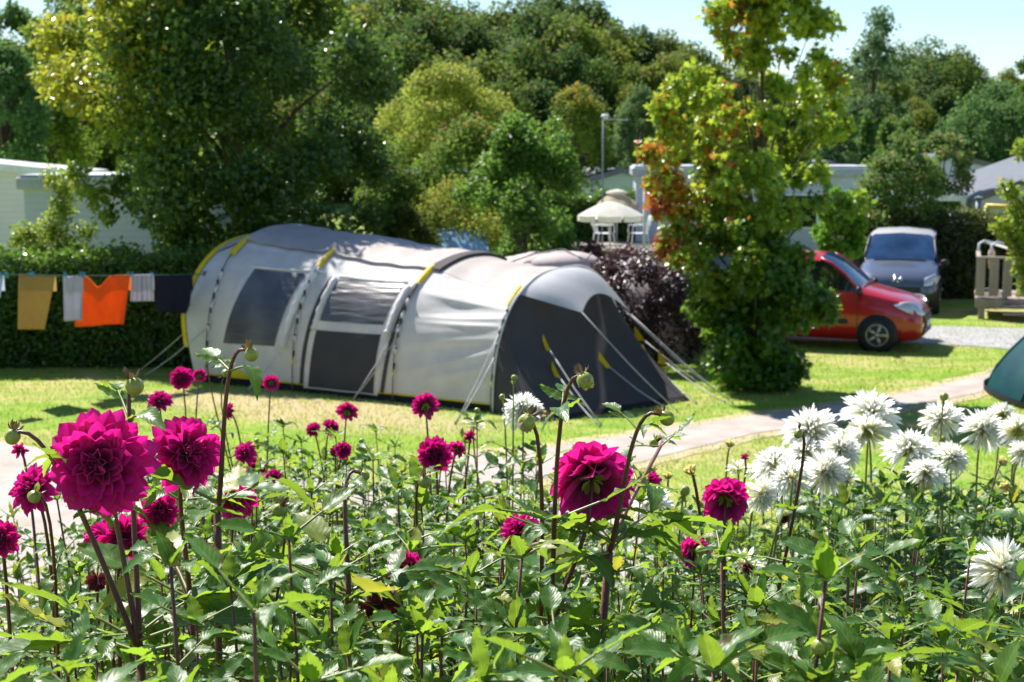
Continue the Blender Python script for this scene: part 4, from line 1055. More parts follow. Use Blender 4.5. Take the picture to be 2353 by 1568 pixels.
# middle distance
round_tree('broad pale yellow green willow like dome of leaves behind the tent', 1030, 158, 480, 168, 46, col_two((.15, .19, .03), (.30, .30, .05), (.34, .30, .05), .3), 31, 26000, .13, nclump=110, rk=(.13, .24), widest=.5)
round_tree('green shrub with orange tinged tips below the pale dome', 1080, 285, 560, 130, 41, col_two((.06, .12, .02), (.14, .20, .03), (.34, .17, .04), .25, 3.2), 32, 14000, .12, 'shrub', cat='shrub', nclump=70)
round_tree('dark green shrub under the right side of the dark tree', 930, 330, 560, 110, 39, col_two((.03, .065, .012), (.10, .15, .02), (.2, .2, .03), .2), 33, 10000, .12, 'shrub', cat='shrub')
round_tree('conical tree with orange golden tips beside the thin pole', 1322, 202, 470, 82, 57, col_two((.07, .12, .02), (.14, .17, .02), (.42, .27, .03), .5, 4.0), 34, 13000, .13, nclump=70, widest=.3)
round_tree('grey green tree right of the thin pole', 1468, 205, 440, 62, 60, col_two((.06, .10, .04), (.12, .17, .07)), 35, 11000, .12, nclump=60)
round_tree('low brownish green bush above the roof of the grey tent', 925, 478, 640, 92, 33, col_two((.03, .04, .01), (.09, .10, .015)), 36, 9000, .09, 'bush', cat='bush')
round_tree('yellow green leafy bush behind the pale blue vehicle', 1040, 425, 640, 150, 38, col_two((.12, .15, .02), (.24, .24, .03), (.4, .24, .05), .2), 37, 9000, .10, 'bush', cat='bush')
def col_bush(rs, pos, d, k):
    c = mixc(np.array((.05, .15, .016)), np.array((.14, .29, .03)), rs.rand(len(pos))); return c
rs = np.random.RandomState(5); k = 30.5 / F
prof = [(.3, 1.5), (1.2, 1.75), (2.3, 1.6), (3.0, 1.2), (3.7, .7), (4.3, .35)]
cr = clumps(rs, prof, 85, .22, .42, .3) + [(-1.2, -.2, 2.9, .28), (-.7, 0, 3.5, .25), (.75, 0, 4.0, .2), (.9, 0, 3.6, .22), (.6, -.3, 4.35, .16), (-1.5, 0, 2.3, .3), (1.5, 0, 2.6, .28), (-.5, 0, 3.9, .18), (1.45, 0, 3.2, .2)]
cr = [c for c in cr if c[2] > 2.7 or PROJ(((1205 - CX) * k + c[0] - c[3], 30.5 + c[1], c[2]))[0] > 1098]
cr = [c for c in cr if PROJ(((1205 - CX) * k + c[0] + c[3], 30.5 + c[1], c[2]))[0] < (1395 if c[2] < 1.9 else 1335 if c[2] < 3.1 else 1370)]
tree('young_tree', 'bushy bright green young tree in front of the white parasol', (1205 - CX) * k, 30.5, 4.3, cr, 23000, .10, M_lime, 41, .06, colf=col_bush, shell=.25, nl=24)
# purple leaved bush
def col_pur(rs, pos, d, k):
    c = mixc(np.array((.030, .010, .014)), np.array((.055, .016, .018)), rs.rand(len(pos)))
    m = (pos[:, 2] > 1.9) & (rs.rand(len(pos)) < .3); c[m] = (.12, .025, .02); m = rs.rand(len(pos)) < .02; c[m] = (.05, .10, .015); return c
M_pur = foliage('purple_leaf', None, None, None, .2, .40, 1.0, attr=True)
rs = np.random.RandomState(9); d = 26.2; prof = [(.1, .9), (.6, 1.15), (1.3, 1.15), (1.7, .9), (1.85, .5)]
cr = clumps(rs, prof, 75, .16, .3, .3)
tree('copper_bush', 'dark purple leaved bush with shiny leaves behind the front of the tent', (1490 - CX) / F * d, d, 2.3, cr, 22000, .075, M_pur, 12, .05, 'bush', colf=col_pur, shell=.35, flat=1.3, ztop=.6, al=.4, rn=.4)
cr = clumps(rs, [(.1, 1.1), (.7, 1.35), (1.3, 1.2), (1.8, .6)], 55, .15, .28, .3)
tree('copper_bush', 'taller reddish copper bush below the white garden chairs', (1380 - CX) / F * 29.5, 29.5, 2.4, cr, 15000, .08, M_pur, 13, .05, 'bush', colf=lambda rs, pos, d, k: mixc(np.array((.06, .02, .012)), np.array((.16, .03, .02)), rs.rand(len(pos))), shell=.3, flat=.7, ztop=.6)
# --- multicoloured sweetgum
rs = np.random.RandomState(17); d = 23.4; k = d / F; gx = (1745 - CX) * k
def gz(py): return EYE - (py - HZ) * k
OUT = [(-40, 1650, 1850), (50, 1612, 1900), (120, 1640, 1880), (180, 1535, 1925), (250, 1515, 1925), (330, 1470, 1925), (400, 1480, 1900), (470, 1500, 1900), (540, 1520, 1895), (600, 1515, 1905), (680, 1570, 1900), (760, 1585, 1890), (830, 1610, 1860), (885, 1650, 1820)]
gprof = [(.25, .75), (.9, 1.0), (1.7, 1.1), (2.6, 1.2), (3.4, 1.28), (4.2, 1.3), (5.0, 1.12), (5.5, .85), (6.2, .72), (7.2, .35)]
cr = []
while len(cr) < 190:
    Y = rs.uniform(-60, 872); r = rs.uniform(.13, .24) + (.09 if Y > 520 else 0) * rs.rand()
    if Y < 330 and rs.rand() < .22: continue
    l_, r_ = np.interp(Y, [o[0] for o in OUT], [o[1] for o in OUT]), np.interp(Y, [o[0] for o in OUT], [o[2] for o in OUT])
    hw = (r_ - l_) / 2 * k; a = rs.rand() * 6.28; q = (hw - r * .8) * rs.rand() ** .45
    cr.append(((l_ + r_) / 2 * k - CX * k - gx + q * math.cos(a), q * math.sin(a), gz(Y), r))
for (px, py, r) in ((1490, 350, .20), (1525, 400, .24), (1500, 425, .16), (1545, 440, .24), (1520, 255, .22), (1555, 200, .22), (1600, 175, .22), (1640, 40, .25), (1660, 90, .2), (1610, 215, .25), (1540, 300, .25), (1900, 165, .2), (1920, 190, .2), (1890, 60, .2), (1870, 30, .22), (1840, 0, .25), (1700, 10, .28), (1930, 290, .18), (1915, 250, .2),
                     (1560, 520, .28), (1525, 560, .18), (1600, 580, .28), (1870, 690, .28), (1895, 715, .2), (1820, 840, .22), (1950, 470, .2), (1985, 460, .15), (1510, 470, .2), (1760, 40, .3), (1640, 400, .3), (1620, 660, .25), (1580, 480, .25)):
    q = P(px, py, d); cr.append((q.x - gx, rs.uniform(-.4, .2), q.z, r))
def col_gum(rs, pos, d_, k_):
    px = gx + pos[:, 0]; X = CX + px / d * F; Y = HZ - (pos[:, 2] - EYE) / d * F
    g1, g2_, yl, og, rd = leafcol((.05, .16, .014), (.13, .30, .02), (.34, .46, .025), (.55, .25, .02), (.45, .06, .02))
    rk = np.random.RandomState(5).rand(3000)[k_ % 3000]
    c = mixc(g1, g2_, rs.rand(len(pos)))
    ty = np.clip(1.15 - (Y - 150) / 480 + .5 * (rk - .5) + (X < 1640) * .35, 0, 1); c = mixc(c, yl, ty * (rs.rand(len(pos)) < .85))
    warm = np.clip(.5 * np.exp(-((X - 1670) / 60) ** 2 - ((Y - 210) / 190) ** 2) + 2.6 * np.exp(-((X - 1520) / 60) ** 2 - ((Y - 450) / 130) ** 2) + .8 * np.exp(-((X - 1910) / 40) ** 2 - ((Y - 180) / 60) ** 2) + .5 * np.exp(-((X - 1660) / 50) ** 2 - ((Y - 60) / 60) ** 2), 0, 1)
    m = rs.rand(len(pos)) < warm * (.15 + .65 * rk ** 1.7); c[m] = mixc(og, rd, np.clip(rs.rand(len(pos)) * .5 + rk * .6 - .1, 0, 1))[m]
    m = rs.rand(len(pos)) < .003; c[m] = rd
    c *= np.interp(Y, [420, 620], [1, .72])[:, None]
    return c
STAR = (np.array([[0, 0, 0], [.12, .42, .08], [.42, .22, 0], [.62, .52, .08], [.66, .14, 0], [1.05, 0, -.1], [.66, -.14, 0], [.62, -.52, .08], [.42, -.22, 0], [.12, -.42, .08]], dtype=np.float32),
        np.array([[0, 1, 2, 8], [0, 8, 9, 9], [2, 3, 4, 8], [8, 4, 6, 7], [4, 5, 6, 6]])[:, :], None)
STAR = (STAR[0], np.array([[0, 1, 2], [0, 2, 8], [0, 8, 9], [2, 3, 4], [2, 4, 8], [8, 4, 6], [8, 6, 7], [4, 5, 6]]), None)
_l4 = LEAF4; LEAF4 = STAR
M_gum = foliage('gum_leaf', None, None, None, .45, .33, .6, attr=True)
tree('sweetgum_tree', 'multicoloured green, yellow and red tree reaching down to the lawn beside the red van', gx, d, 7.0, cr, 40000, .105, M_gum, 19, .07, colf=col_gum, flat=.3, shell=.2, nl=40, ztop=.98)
LEAF4 = _l4
# right side
round_tree('light green shrub between the multicoloured tree and the blue van', 1925, 430, 600, 58, 31, col_two((.07, .16, .02), (.14, .26, .025)), 51, 7500, .10, 'shrub', cat='shrub', nclump=36)
round_tree('loose shrub with pale leaves over the blue van', 2060, 295, 690, 105, 38.5, col_two((.05, .10, .02), (.12, .17, .05), (.3, .22, .08), .15), 52, 14000, .12, 'tree', nclump=80, sparse=.3)
round_tree('spindly bush with pink tinged shoots left of the white porch', 2165, 285, 560, 65, 45, col_two((.06, .11, .03), (.12, .17, .05), (.35, .18, .1), .25), 53, 5000, .12, 'bush', cat='bush', nclump=40)
for i, (px, yt) in enumerate(((1985, 258), (2032, 262), (2072, 285))):
    dd_ = 62 + i; k = dd_ / F; Hh = zof(yt, dd_) - TZ(dd_); rs = np.random.RandomState(60 + i)
    cr = clumps(rs, [(.3, 26 * k), (Hh * .4, 30 * k), (Hh * .75, 17 * k), (Hh * .97, 3 * k)], 40, 8 * k, 14 * k, .3)
    tree('cypress_tree', ['dark narrow cypress, leftmost of the three pointed ones', 'dark narrow cypress, middle one of the three pointed ones', 'dark narrow cypress, rightmost of the three pointed ones'][i], (px - CX) * k, dd_, Hh, cr, 7000, .16, M_lc, 61 + i, .1, colf=col_two((.035, .085, .015), (.07, .13, .02)), flat=.1, shell=.4, zsq=1.8, group='pointed cypress trees')
round_tree('round soft green tree above the roofs at the right', 2270, 205, 430, 125, 64, col_two(*BG), 54, 20000, .16, nclump=90)
round_tree('tall feathery grey green tree right of the multicoloured tree', 1995, 22, 330, 95, 72, col_two((.05, .09, .05), (.09, .14, .08)), 55, 5200, .2, nclump=34, sparse=.1, widest=.35)
round_tree('pale leafy tree behind the upper right of the multicoloured tree', 1905, 235, 430, 60, 55, col_two((.06, .11, .05), (.11, .17, .07)), 56, 6500, .14)
round_tree('dark tree at the far right edge above the roofs', 2350, 128, 420, 60, 75, col_two(*GR), 57, 6500, .22)
# right edge branches close to the deck
rs = np.random.RandomState(71); d = 27.5; k = d / F; X0 = (2405 - CX) * k
cr = []
for (px, py, r) in ((2345, 345, .2), (2310, 430, .16), (2330, 450, .16), (2350, 470, .18), (2338, 490, .16), (2300, 520, .14), (2320, 530, .18), (2340, 550, .2), (2350, 580, .2), (2345, 620, .18), (2350, 655, .15), (2380, 500, .3), (2400, 420, .35), (2400, 600, .35), (2420, 350, .35), (2440, 500, .4), (2430, 650, .35)):
    q = P(px, py, d); cr.append((q.x - X0, rs.uniform(-.2, .2), q.z, r))
tree('young_tree', 'yellow green young tree at the right edge in front of the wooden deck', X0, d, 4.2, cr, 6000, .10, M_lime, 72, .05, colf=col_lime, shell=.15)
# a tree standing outside the frame at the left throws its shade on the lawn
rs = np.random.RandomState(75); cr = clumps(rs, [(1.2, .7), (2.0, 1.3), (3.2, 1.2), (4.0, .4)], 30, .3, .5)
tree('young_tree', 'small lawn tree beyond the left edge of the photo', -9.4, 19.6, 3.8, cr, 9000, .1, M_lime, 76, .07, colf=col_bush)

# --- hedges
def hedge(name, label, x0, x1, y0, y1, H, n, size, colf, mat, seed):
    rs = np.random.RandomState(seed); t = empty(name, ((x0 + x1) / 2, y0, 0), label=label, cat='hedge')
    L = x1 - x0; D = y1 - y0
    u = rs.rand(n); v = rs.rand(n); face = rs.rand(n)
    wob = lambda a: .06 * np.sin(a * 3.1) + .05 * np.sin(a * 7.3 + 1)
    X = (u - .5) * L; Hx = H + wob(X) + .04 * rs.randn(n)
    top = face < .30; Y = np.where(top, v * D, np.where(face < .93, -.02 + .16 * rs.rand(n) ** 2 + wob(X + v * 9) * .6, D)); Z = np.where(top, Hx - .12 * rs.rand(n) ** 2, v * Hx)
    sp = rs.rand(n) < .035; Z = np.where(sp & top, Hx + .22 * rs.rand(n), Z)
    pos = np.stack([X, Y, Z], 1)
    nrm = np.where(top[:, None], np.array([[0, 0, 1.]]), np.array([[0, -1., .25]]))
    R = frames(unit(rs.randn(n, 3)), unit(nrm + rs.randn(n, 3) * .6)); s = size * (.6 + .8 * rs.rand(n))
    link('leaves', scatter_mesh('hedge_leaves', LEAF4, pos, R, s, mat, colf(rs, pos, nrm, (u * 50).astype(int)), False), t)
    mb = MB(); mb.box((0, D / 2, (H - .2) / 2), (L - .2, D - .35, H - .2)); mb.build('inner_twigs', plain('twigs', (.02, .022, .01), .95, bmp=.6, bscale=12), t)
    for k in range(int(L / .7)):
        mb = MB(); xx = -L / 2 + .35 + k * .7; mb.tube([(xx, D / 2, 0), (xx + rs.uniform(-.1, .1), D / 2, H * .8)], .03, 5); mb.build('trunk', M_bark, t)
    return t
hedge('clipped_hedge', 'clipped dark green hedge with a sunlit top behind the clothes line', -13.5, -2.2, 25.6, 26.9, 1.95, 42000, .085, col_two((.02, .055, .010), (.06, .13, .015), (.22, .34, .02), .6, 1.6), M_lc, 81)  # upper leaves coloured brighter, sunlight on the top put into leaf colour
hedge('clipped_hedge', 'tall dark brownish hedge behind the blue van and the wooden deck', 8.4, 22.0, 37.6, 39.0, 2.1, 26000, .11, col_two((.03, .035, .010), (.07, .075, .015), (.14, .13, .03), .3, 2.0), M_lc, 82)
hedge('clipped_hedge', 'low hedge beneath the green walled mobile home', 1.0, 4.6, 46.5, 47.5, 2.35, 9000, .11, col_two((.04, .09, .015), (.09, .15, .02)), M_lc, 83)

# --- wooded hill behind: individual trees, copies of six kinds
kinds = []
for i in range(6):
    rs = np.random.RandomState(100 + i)
    prof = [(1.2, 1.6), (2.6, 2.7), (4.5, 3.0 + .3 * (i % 2)), (6.5, 2.6), (8.3, 1.6), (9.2, .6)]
    cr = clumps(rs, prof, 44, .7, 1.35, .2)
    pos, R, s, dv, k = leaf_cloud(rs, [c[:3] for c in cr], [c[3] for c in cr], 11000, .30, .45, .6, .9, 1.3, .33)
    cf = [((.030, .062, .012), (.075, .12, .02)), ((.05, .085, .014), (.13, .16, .025)), ((.022, .05, .014), (.05, .09, .02)), ((.045, .09, .03), (.09, .13, .04)), ((.035, .07, .012), (.10, .14, .02)), ((.07, .10, .015), (.16, .17, .025))][i]
    me = scatter_mesh('crown', LEAF4, pos, R, s, M_far, col_two(*cf, (.2, .17, .03), .12)(rs, pos, dv, k), False)
    tb = limbs(rs, 9, [c[:3] for c in cr], .2, n=14); tme = tb.build('trunk', M_bark); kinds.append((me, tme.data, tme))
SKY = [(-200, 60), (0, 100), (60, 60), (110, 140), (150, 60), (250, 10), (400, -30), (850, -20), (1000, -10), (1110, 5), (1180, 8), (1230, -12), (1340, -8), (1400, 35), (1430, 95), (1470, 62), (1560, 75), (1620, 120), (1700, 150), (1850, 175), (1960, 150), (2060, 105), (2110, 92), (2180, 100), (2260, 175), (2300, 160), (2400, 130), (2600, 120)]
rs = np.random.RandomState(200); used = set(); cnt = 0
KL = ['mid green', 'yellowish green', 'very dark', 'bluish green', 'dull green', 'golden green']
for row, (d0, drop) in enumerate(((66, 190), (78, 105), (92, 40), (108, 0))):
    step = (90, 84, 74, 62)[row]
    px = -170 + row * 30
    while px < 2560:
        dd_ = d0 + rs.uniform(-4, 4); yt = np.interp(px, [s[0] for s in SKY], [s[1] for s in SKY]) + drop + rs.uniform(0, 30 if row < 3 else 16)
        if row == 0: yt = max(yt, 165 + rs.uniform(-20, 40))
        x = (px - CX) / F * dd_; z0 = TZ(dd_) - .2; H = zof(yt, dd_) - z0
        i = rs.randint(6)
        if 1150 < px < 1450 and row < 2: i = 2 if rs.rand() < .7 else 0
        if 860 < px < 1150 and row > 0: i = rs.choice([1, 0, 2])
        s = H / 9.9
        sw = s * rs.uniform(.95, 1.2) * (1.0 if s < 1.3 else .9)
        t = empty('woodland_tree', (x, dd_, z0), rs.rand() * 6.28, '%s tree in the wood on the slope behind the campsite, %s row' % (KL[i], ('front', 'second', 'third', 'top')[row]), 'tree', 'trees of the wooded slope, %s kind, %s row' % (KL[i], ('front', 'second', 'third', 'top')[row]))
        t.scale = (sw, sw, s)
        link('crown', kinds[i][0], t); link('trunk', kinds[i][1], t)
        cnt += 1; px += step * rs.uniform(.75, 1.2)
for k in kinds: bpy.data.objects.remove(k[2])

# yellow flowers in the grass by the tent
M_yf = plain('yellow_flower', (.80, .50, .01), .6)
proto = None
for (px, py) in ((1181, 960), (1240, 955), (1252, 968), (1262, 958), (1270, 972), (1282, 962), (1295, 958), (1250, 978), (1300, 970), (1608, 922), (1625, 930), (1640, 928), (1650, 935), (1618, 940), (1702, 915), (1585, 948), (1930, 862), (1760, 940), (1810, 928)):
    q = G(px, py)
    t = empty('hawkbit_flower', q, label='tiny yellow wildflower in the grass by the dark tent front', cat='flower', group='yellow wildflowers in the lawn')
    if proto is None:
        mb = MB(); mb.lathe([(0, .135), (.012, .138), (.026, .142), (.022, .134), (0, .128)], 10); a = mb.build('blossom', M_yf, t, True)
        mb = MB(); mb.tube([(0, 0, 0), (.004, 0, .07), (0, 0, .132)], .0025, 4); b = mb.build('stem', M_blade, t); proto = (a.data, b.data)
    else: link('blossom', proto[0], t); link('stem', proto[1], t)
# ================================================================ DAHLIA BED
M_dleaf = foliage('dahlia_leaf', (.024, .080, .014), (.06, .145, .02), (.42, .66, .04), .38, .42, .34, veins=True)
M_dleafW = foliage('dahlia_leaf_dark', (.018, .062, .018), (.04, .11, .022), (.28, .52, .05), .32, .42, .36, veins=True)
M_stemP = plain('stem_purple', (.11, .028, .028), .45, c2=(.14, .055, .03), scale=12, bmp=.2, bscale=60)
M_stemG = plain('stem_green', (.20, .24, .06), .5, c2=(.26, .24, .08), scale=10, bmp=.2, bscale=60)
M_stalk = plain('leaf_stalk', (.14, .22, .05), .5, c2=(.22, .20, .06), scale=10)
M_mag = petal_mat('petal_magenta', (.13, .0, .025), (.74, .006, .27), (1.0, .025, .42), .36)  # crimson heart deepened beyond its pigment: shade between petals put into base colour
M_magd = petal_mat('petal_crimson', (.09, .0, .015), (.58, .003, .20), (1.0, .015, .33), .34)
M_wht = petal_mat('petal_white', (.84, .78, .30), (.97, .97, .94), (1.0, 1.0, .96), .6, streak=.03)
M_yelp = petal_mat('petal_yellow', (.62, .50, .05), (.86, .80, .42), (.95, .85, .25), .35, streak=.05)
M_wilt = petal_mat('petal_wilted', (.10, .02, .01), (.26, .02, .05), (.35, .03, .05), .15, .8, .5)
M_cal = foliage('calyx', (.20, .30, .04), (.35, .38, .06), (.5, .6, .1), .3, .5, .4)
M_sep = foliage('sepal', (.06, .035, .03), (.13, .09, .04), (.2, .13, .05), .25, .4, .5)
M_bud = plain('bud_skin', (.34, .42, .06), .38, c2=(.22, .20, .05), scale=30, spec=.5)
M_disc = plain('disc', (.45, .30, .03), .8, bmp=.6, bscale=300)

def leaf_tmpl(w=.30, bend=.35, fold=.22, crump=.02, rows=11, seed=0, serr=.10):
    rs = np.random.RandomState(seed); V = []; UV = []
    for i in range(rows + 1):
        t = i / rows
        wid = w * (math.sin(math.pi * min(1, t ** .72 * .985 + .015)) ** .8) * (1 + (serr if i % 2 else -serr * .4)) if 0 < t < 1 else (.012 if t == 0 else .002)
        for j, v in enumerate((-1, -.5, 0, .5, 1)):
            x = t + (.03 if (abs(v) == 1 and i % 2) else 0); y = v * wid
            z = -bend * t * t + fold * abs(y) + crump * math.sin(t * 19 + abs(v) * 3) * (abs(v) > .2) + .02 * rs.randn() * (abs(v) > .6)
            V.append((x * (1 - .12 * bend * t), y, z)); UV.append((t, .5 + v * .5))
    Q = [(i * 5 + j, (i + 1) * 5 + j, (i + 1) * 5 + j + 1, i * 5 + j + 1) for i in range(rows) for j in range(4)]
    return np.array(V, dtype=np.float32), np.array(Q), np.array(UV, dtype=np.float32)
LT_ = [leaf_tmpl(.245, .28, .25, .012, 13, 1), leaf_tmpl(.22, .6, .3, .02, 13, 2), leaf_tmpl(.27, .05, .35, .012, 13, 3), leaf_tmpl(.20, -.15, .2, .018, 13, 4), leaf_tmpl(.24, 1.0, .15, .02, 13, 5)]
def merge_meshes(parts, mat, name):
    """parts: list of (V,Q,UV)"""
    Vs, Qs, Us, b = [], [], [], 0
    for v, q, u in parts: Vs.append(v); Qs.append(q + b); Us.append(u); b += len(v)
    return np_mesh(name, np.concatenate(Vs), [np.concatenate(Qs)], mat, np.concatenate(Us))
class Leaves:
    def __init__(s): s.b = [[] for _ in LT_]
    def leaflet(s, p, x, z, L, rs, k=None):
        k = rs.randint(len(LT_)) if k is None else k
        s.b[k].append((p, x, z, L))
    def compound(s, p, out, size, rs, mb, simple=.25):
        """petiole + 3 or 5 leaflets; out = direction"""
        out = Vector(out).normalized(); up = Vector((0, 0, 1))
        side = out.cross(up); side = side.normalized() if side.length > .1 else Vector((1, 0, 0))
        nz = side.cross(out).normalized(); tw = rs.uniform(-.5, .5); nz = (nz + side * tw).normalized()
        droop = rs.uniform(.0, .5)
        Lp = size * rs.uniform(.35, .75); a = Vector(p); m = a + out * Lp; m.z -= droop * Lp * .2
        e = m + (out - up * droop * .5).normalized() * size * .45
        r = .0022 * (size / .09) ** .5
        mb.cur = 1; mb.tube([a, m, e], [r * 1.3, r, r * .7], 4, False); mb.cur = 0
        dirx = (e - m).normalized()
        s.leaflet(e, dirx, nz, size * rs.uniform(.95, 1.2), rs)
        if rs.rand() > simple:
            for sg in (-1, 1):
                s.leaflet(m + dirx * size * .1, (dirx * .55 + side * sg * .9 + up * rs.uniform(-.2, .25)).normalized(), nz + side * sg * rs.uniform(-.3, .3), size * rs.uniform(.62, .85), rs)
        if rs.rand() > .72:
            for sg in (-1, 1):
                s.leaflet(a + (m - a) * .55, (dirx * .5 + side * sg * .9).normalized(), nz, size * rs.uniform(.4, .55), rs)
    def mesh(s, name, mat):
        parts = []
        for k, b in enumerate(s.b):
            if not b: continue
            pos = np.array([tuple(q[0]) for q in b]); x = np.array([tuple(q[1]) for q in b]); z = np.array([tuple(q[2]) for q in b]); sc = np.array([q[3] for q in b])
            R = frames(x, z); tv, tq, tu = LT_[k]; n, kk = len(pos), len(tv)
            V = (np.einsum('nij,nkj->nki', R, tv[None] * sc[:, None, None]) + pos[:, None, :]).reshape(-1, 3)
            parts.append((V, (tq[None] + (np.arange(n) * kk)[:, None, None]).reshape(-1, 4), np.tile(tu, (n, 1))))
        return merge_meshes(parts, mat, name)

# ---------------- petals and flower heads (diameter about 1, facing +Z, seat at the origin)
def petal(w, L=1.0, tipk=.6, cup=.5, bend=0.0, roll=0.0, rows=7, ruff=0.0, seed=0):
    V = []; UV = []; rs = np.random.RandomState(seed); ph = rs.rand() * 6
    for i in range(rows + 1):
        t = i / rows
        wid = w * (.35 + .65 * math.sin(min(1, t * 1.25) * math.pi / 2)) * (max(0.0, 1 - max(0, (t - tipk) / (1 - tipk)) ** 2.0)) ** .62 if t < 1 else .006
        z0 = bend * t * t
        for j, v in enumerate((-1, -.5, 0, .5, 1)):
            y = v * wid * (1 - roll * .5 * abs(v)); z = z0 + cup * (abs(v) ** 1.7) * wid + roll * wid * abs(v) + ruff * math.sin(ph + t * 7 + v * 3) * t * abs(v)
            V.append((t * L * (1 - .15 * abs(bend) * t), y, z)); UV.append((t, .5 + v * .5))
    Q = [(i * 5 + j, (i + 1) * 5 + j, (i + 1) * 5 + j + 1, i * 5 + j + 1) for i in range(rows) for j in range(4)]
    return np.array(V, dtype=np.float32), np.array(Q), np.array(UV, dtype=np.float32)
def head(n, Rr, e_in, e_out, tin, tmid, tout, lmin=.32, seat=.07, dome=.10, seed=0, jit=.12, power=.75, twist=.18, bell=0.0):
    """petals by the golden angle, inner ones upright, outer ones spread"""
    rs = np.random.RandomState(seed); groups = {0: [], 1: [], 2: []}
    for i in range(n):
        r = (i + .5) / n; az = i * 2.39996 + rs.randn() * jit * .4
        el = math.radians(e_in + (e_out - e_in) * r ** power) + rs.randn() * jit * .6
        L = Rr * (lmin + (1 - lmin) * r ** .7) * (1 + rs.randn() * .05)
        rad = Vector((math.cos(az), math.sin(az), 0)); up = Vector((0, 0, 1))
        x = rad * math.cos(el) + up * math.sin(el); z = -rad * math.sin(el) + up * math.cos(el)
        tang = rad.cross(up); z = (z + tang * rs.randn() * twist).normalized()
        p = rad * (seat * r ** .6) + up * (dome * (1 - r)) 
        groups[0 if r < .28 else 1 if r < .66 else 2].append((p, x, z, L))
    parts = []
    for g, tm in ((0, tin), (1, tmid), (2, tout)):
        b = groups[g]
        if not b: continue
        pos = np.array([tuple(q[0]) for q in b]); X = np.array([tuple(q[1]) for q in b]); Z = np.array([tuple(q[2]) for q in b]); sc = np.array([q[3] for q in b])
        R = frames(X, Z)
        for h in range(2):
            tv, tq, tu = tm[h % len(tm)]; sel = np.arange(len(b)) % 2 == h
            if not sel.any(): continue
            n_, kk = sel.sum(), len(tv)
            V = (np.einsum('nij,nkj->nki', R[sel], tv[None] * sc[sel][:, None, None]) + pos[sel][:, None, :]).reshape(-1, 3)
            parts.append((V, (tq[None] + (np.arange(n_) * kk)[:, None, None]).reshape(-1, 4), np.tile(tu, (n_, 1))))
    return parts
W_in = [petal(.24, cup=.9, bend=.25, roll=.5), petal(.22, cup=1.0, bend=.35, roll=.6, seed=1)]
W_mid = [petal(.27, cup=.55, bend=.16, tipk=.55, ruff=.02), petal(.26, cup=.7, bend=.08, tipk=.5, ruff=.03, seed=2)]
W_out = [petal(.25, cup=.35, bend=-.06, tipk=.5, ruff=.03, seed=3), petal(.235, cup=.5, bend=.05, tipk=.45, ruff=.03, seed=4)]
P_in = [petal(.22, cup=1.1, bend=.3, roll=.8), petal(.2, cup=1.2, bend=.4, roll=.8, seed=1)]
P_mid = [petal(.25, cup=.7, bend=.1, tipk=.35), petal(.22, cup=.9, bend=.2, tipk=.3, seed=5)]
P_out = [petal(.29, cup=.4, bend=-.05, tipk=.3, ruff=.02, seed=6), petal(.27, cup=.6, bend=-.12, tipk=.25, ruff=.02, seed=7)]
C_in = [petal(.13, cup=.8, bend=.35, roll=.9, tipk=.3)]; C_mid = [petal(.105, cup=.9, bend=.10, roll=.8, tipk=.3), petal(.095, cup=.9, bend=.28, roll=.9, tipk=.35, seed=2)]
C_out = [petal(.09, cup=.8, bend=-.10, roll=.8, tipk=.35), petal(.10, cup=.7, bend=.14, roll=.6, tipk=.4, seed=3)]
def mk(parts, mat, name='petals'): return merge_meshes(parts, mat, name)
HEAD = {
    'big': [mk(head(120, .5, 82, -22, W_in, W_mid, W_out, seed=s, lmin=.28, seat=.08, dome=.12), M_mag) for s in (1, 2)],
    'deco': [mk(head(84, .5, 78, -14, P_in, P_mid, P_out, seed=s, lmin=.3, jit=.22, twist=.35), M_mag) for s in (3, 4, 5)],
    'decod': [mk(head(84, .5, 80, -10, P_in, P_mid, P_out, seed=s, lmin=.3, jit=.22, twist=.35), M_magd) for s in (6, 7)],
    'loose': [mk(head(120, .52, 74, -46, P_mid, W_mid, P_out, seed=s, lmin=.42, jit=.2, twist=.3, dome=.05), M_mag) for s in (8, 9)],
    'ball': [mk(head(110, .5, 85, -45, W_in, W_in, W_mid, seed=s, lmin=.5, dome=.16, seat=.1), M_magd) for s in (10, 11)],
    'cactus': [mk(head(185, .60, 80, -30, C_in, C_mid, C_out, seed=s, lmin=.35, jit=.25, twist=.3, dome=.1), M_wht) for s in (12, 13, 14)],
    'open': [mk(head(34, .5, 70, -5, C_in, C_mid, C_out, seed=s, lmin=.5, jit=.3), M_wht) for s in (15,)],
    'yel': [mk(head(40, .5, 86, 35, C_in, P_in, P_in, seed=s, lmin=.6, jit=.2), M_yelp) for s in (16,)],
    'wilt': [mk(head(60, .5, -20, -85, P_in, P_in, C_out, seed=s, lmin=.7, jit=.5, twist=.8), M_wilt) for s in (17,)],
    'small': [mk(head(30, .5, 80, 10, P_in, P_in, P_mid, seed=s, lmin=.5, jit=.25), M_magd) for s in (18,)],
}
def calyx_mesh():
    parts = []
    tm = [petal(.30, cup=.3, bend=-.25, tipk=.4)]
    parts = head(8, .16, -8, -20, tm, tm, tm, lmin=.9, seat=.05, dome=-.02, seed=2)
    return mk(parts, M_cal, 'calyx')
CAL = calyx_mesh()
tm = [petal(.26, cup=.35, bend=-.5, tipk=.4)]
SEP = mk(head(6, .62, -35, -35, tm, tm, tm, lmin=1, seat=.12, dome=0, seed=5, jit=.5, twist=.5), M_sep, 'sepals')
SEPG = SEP.copy(); SEPG.materials[0] = M_cal
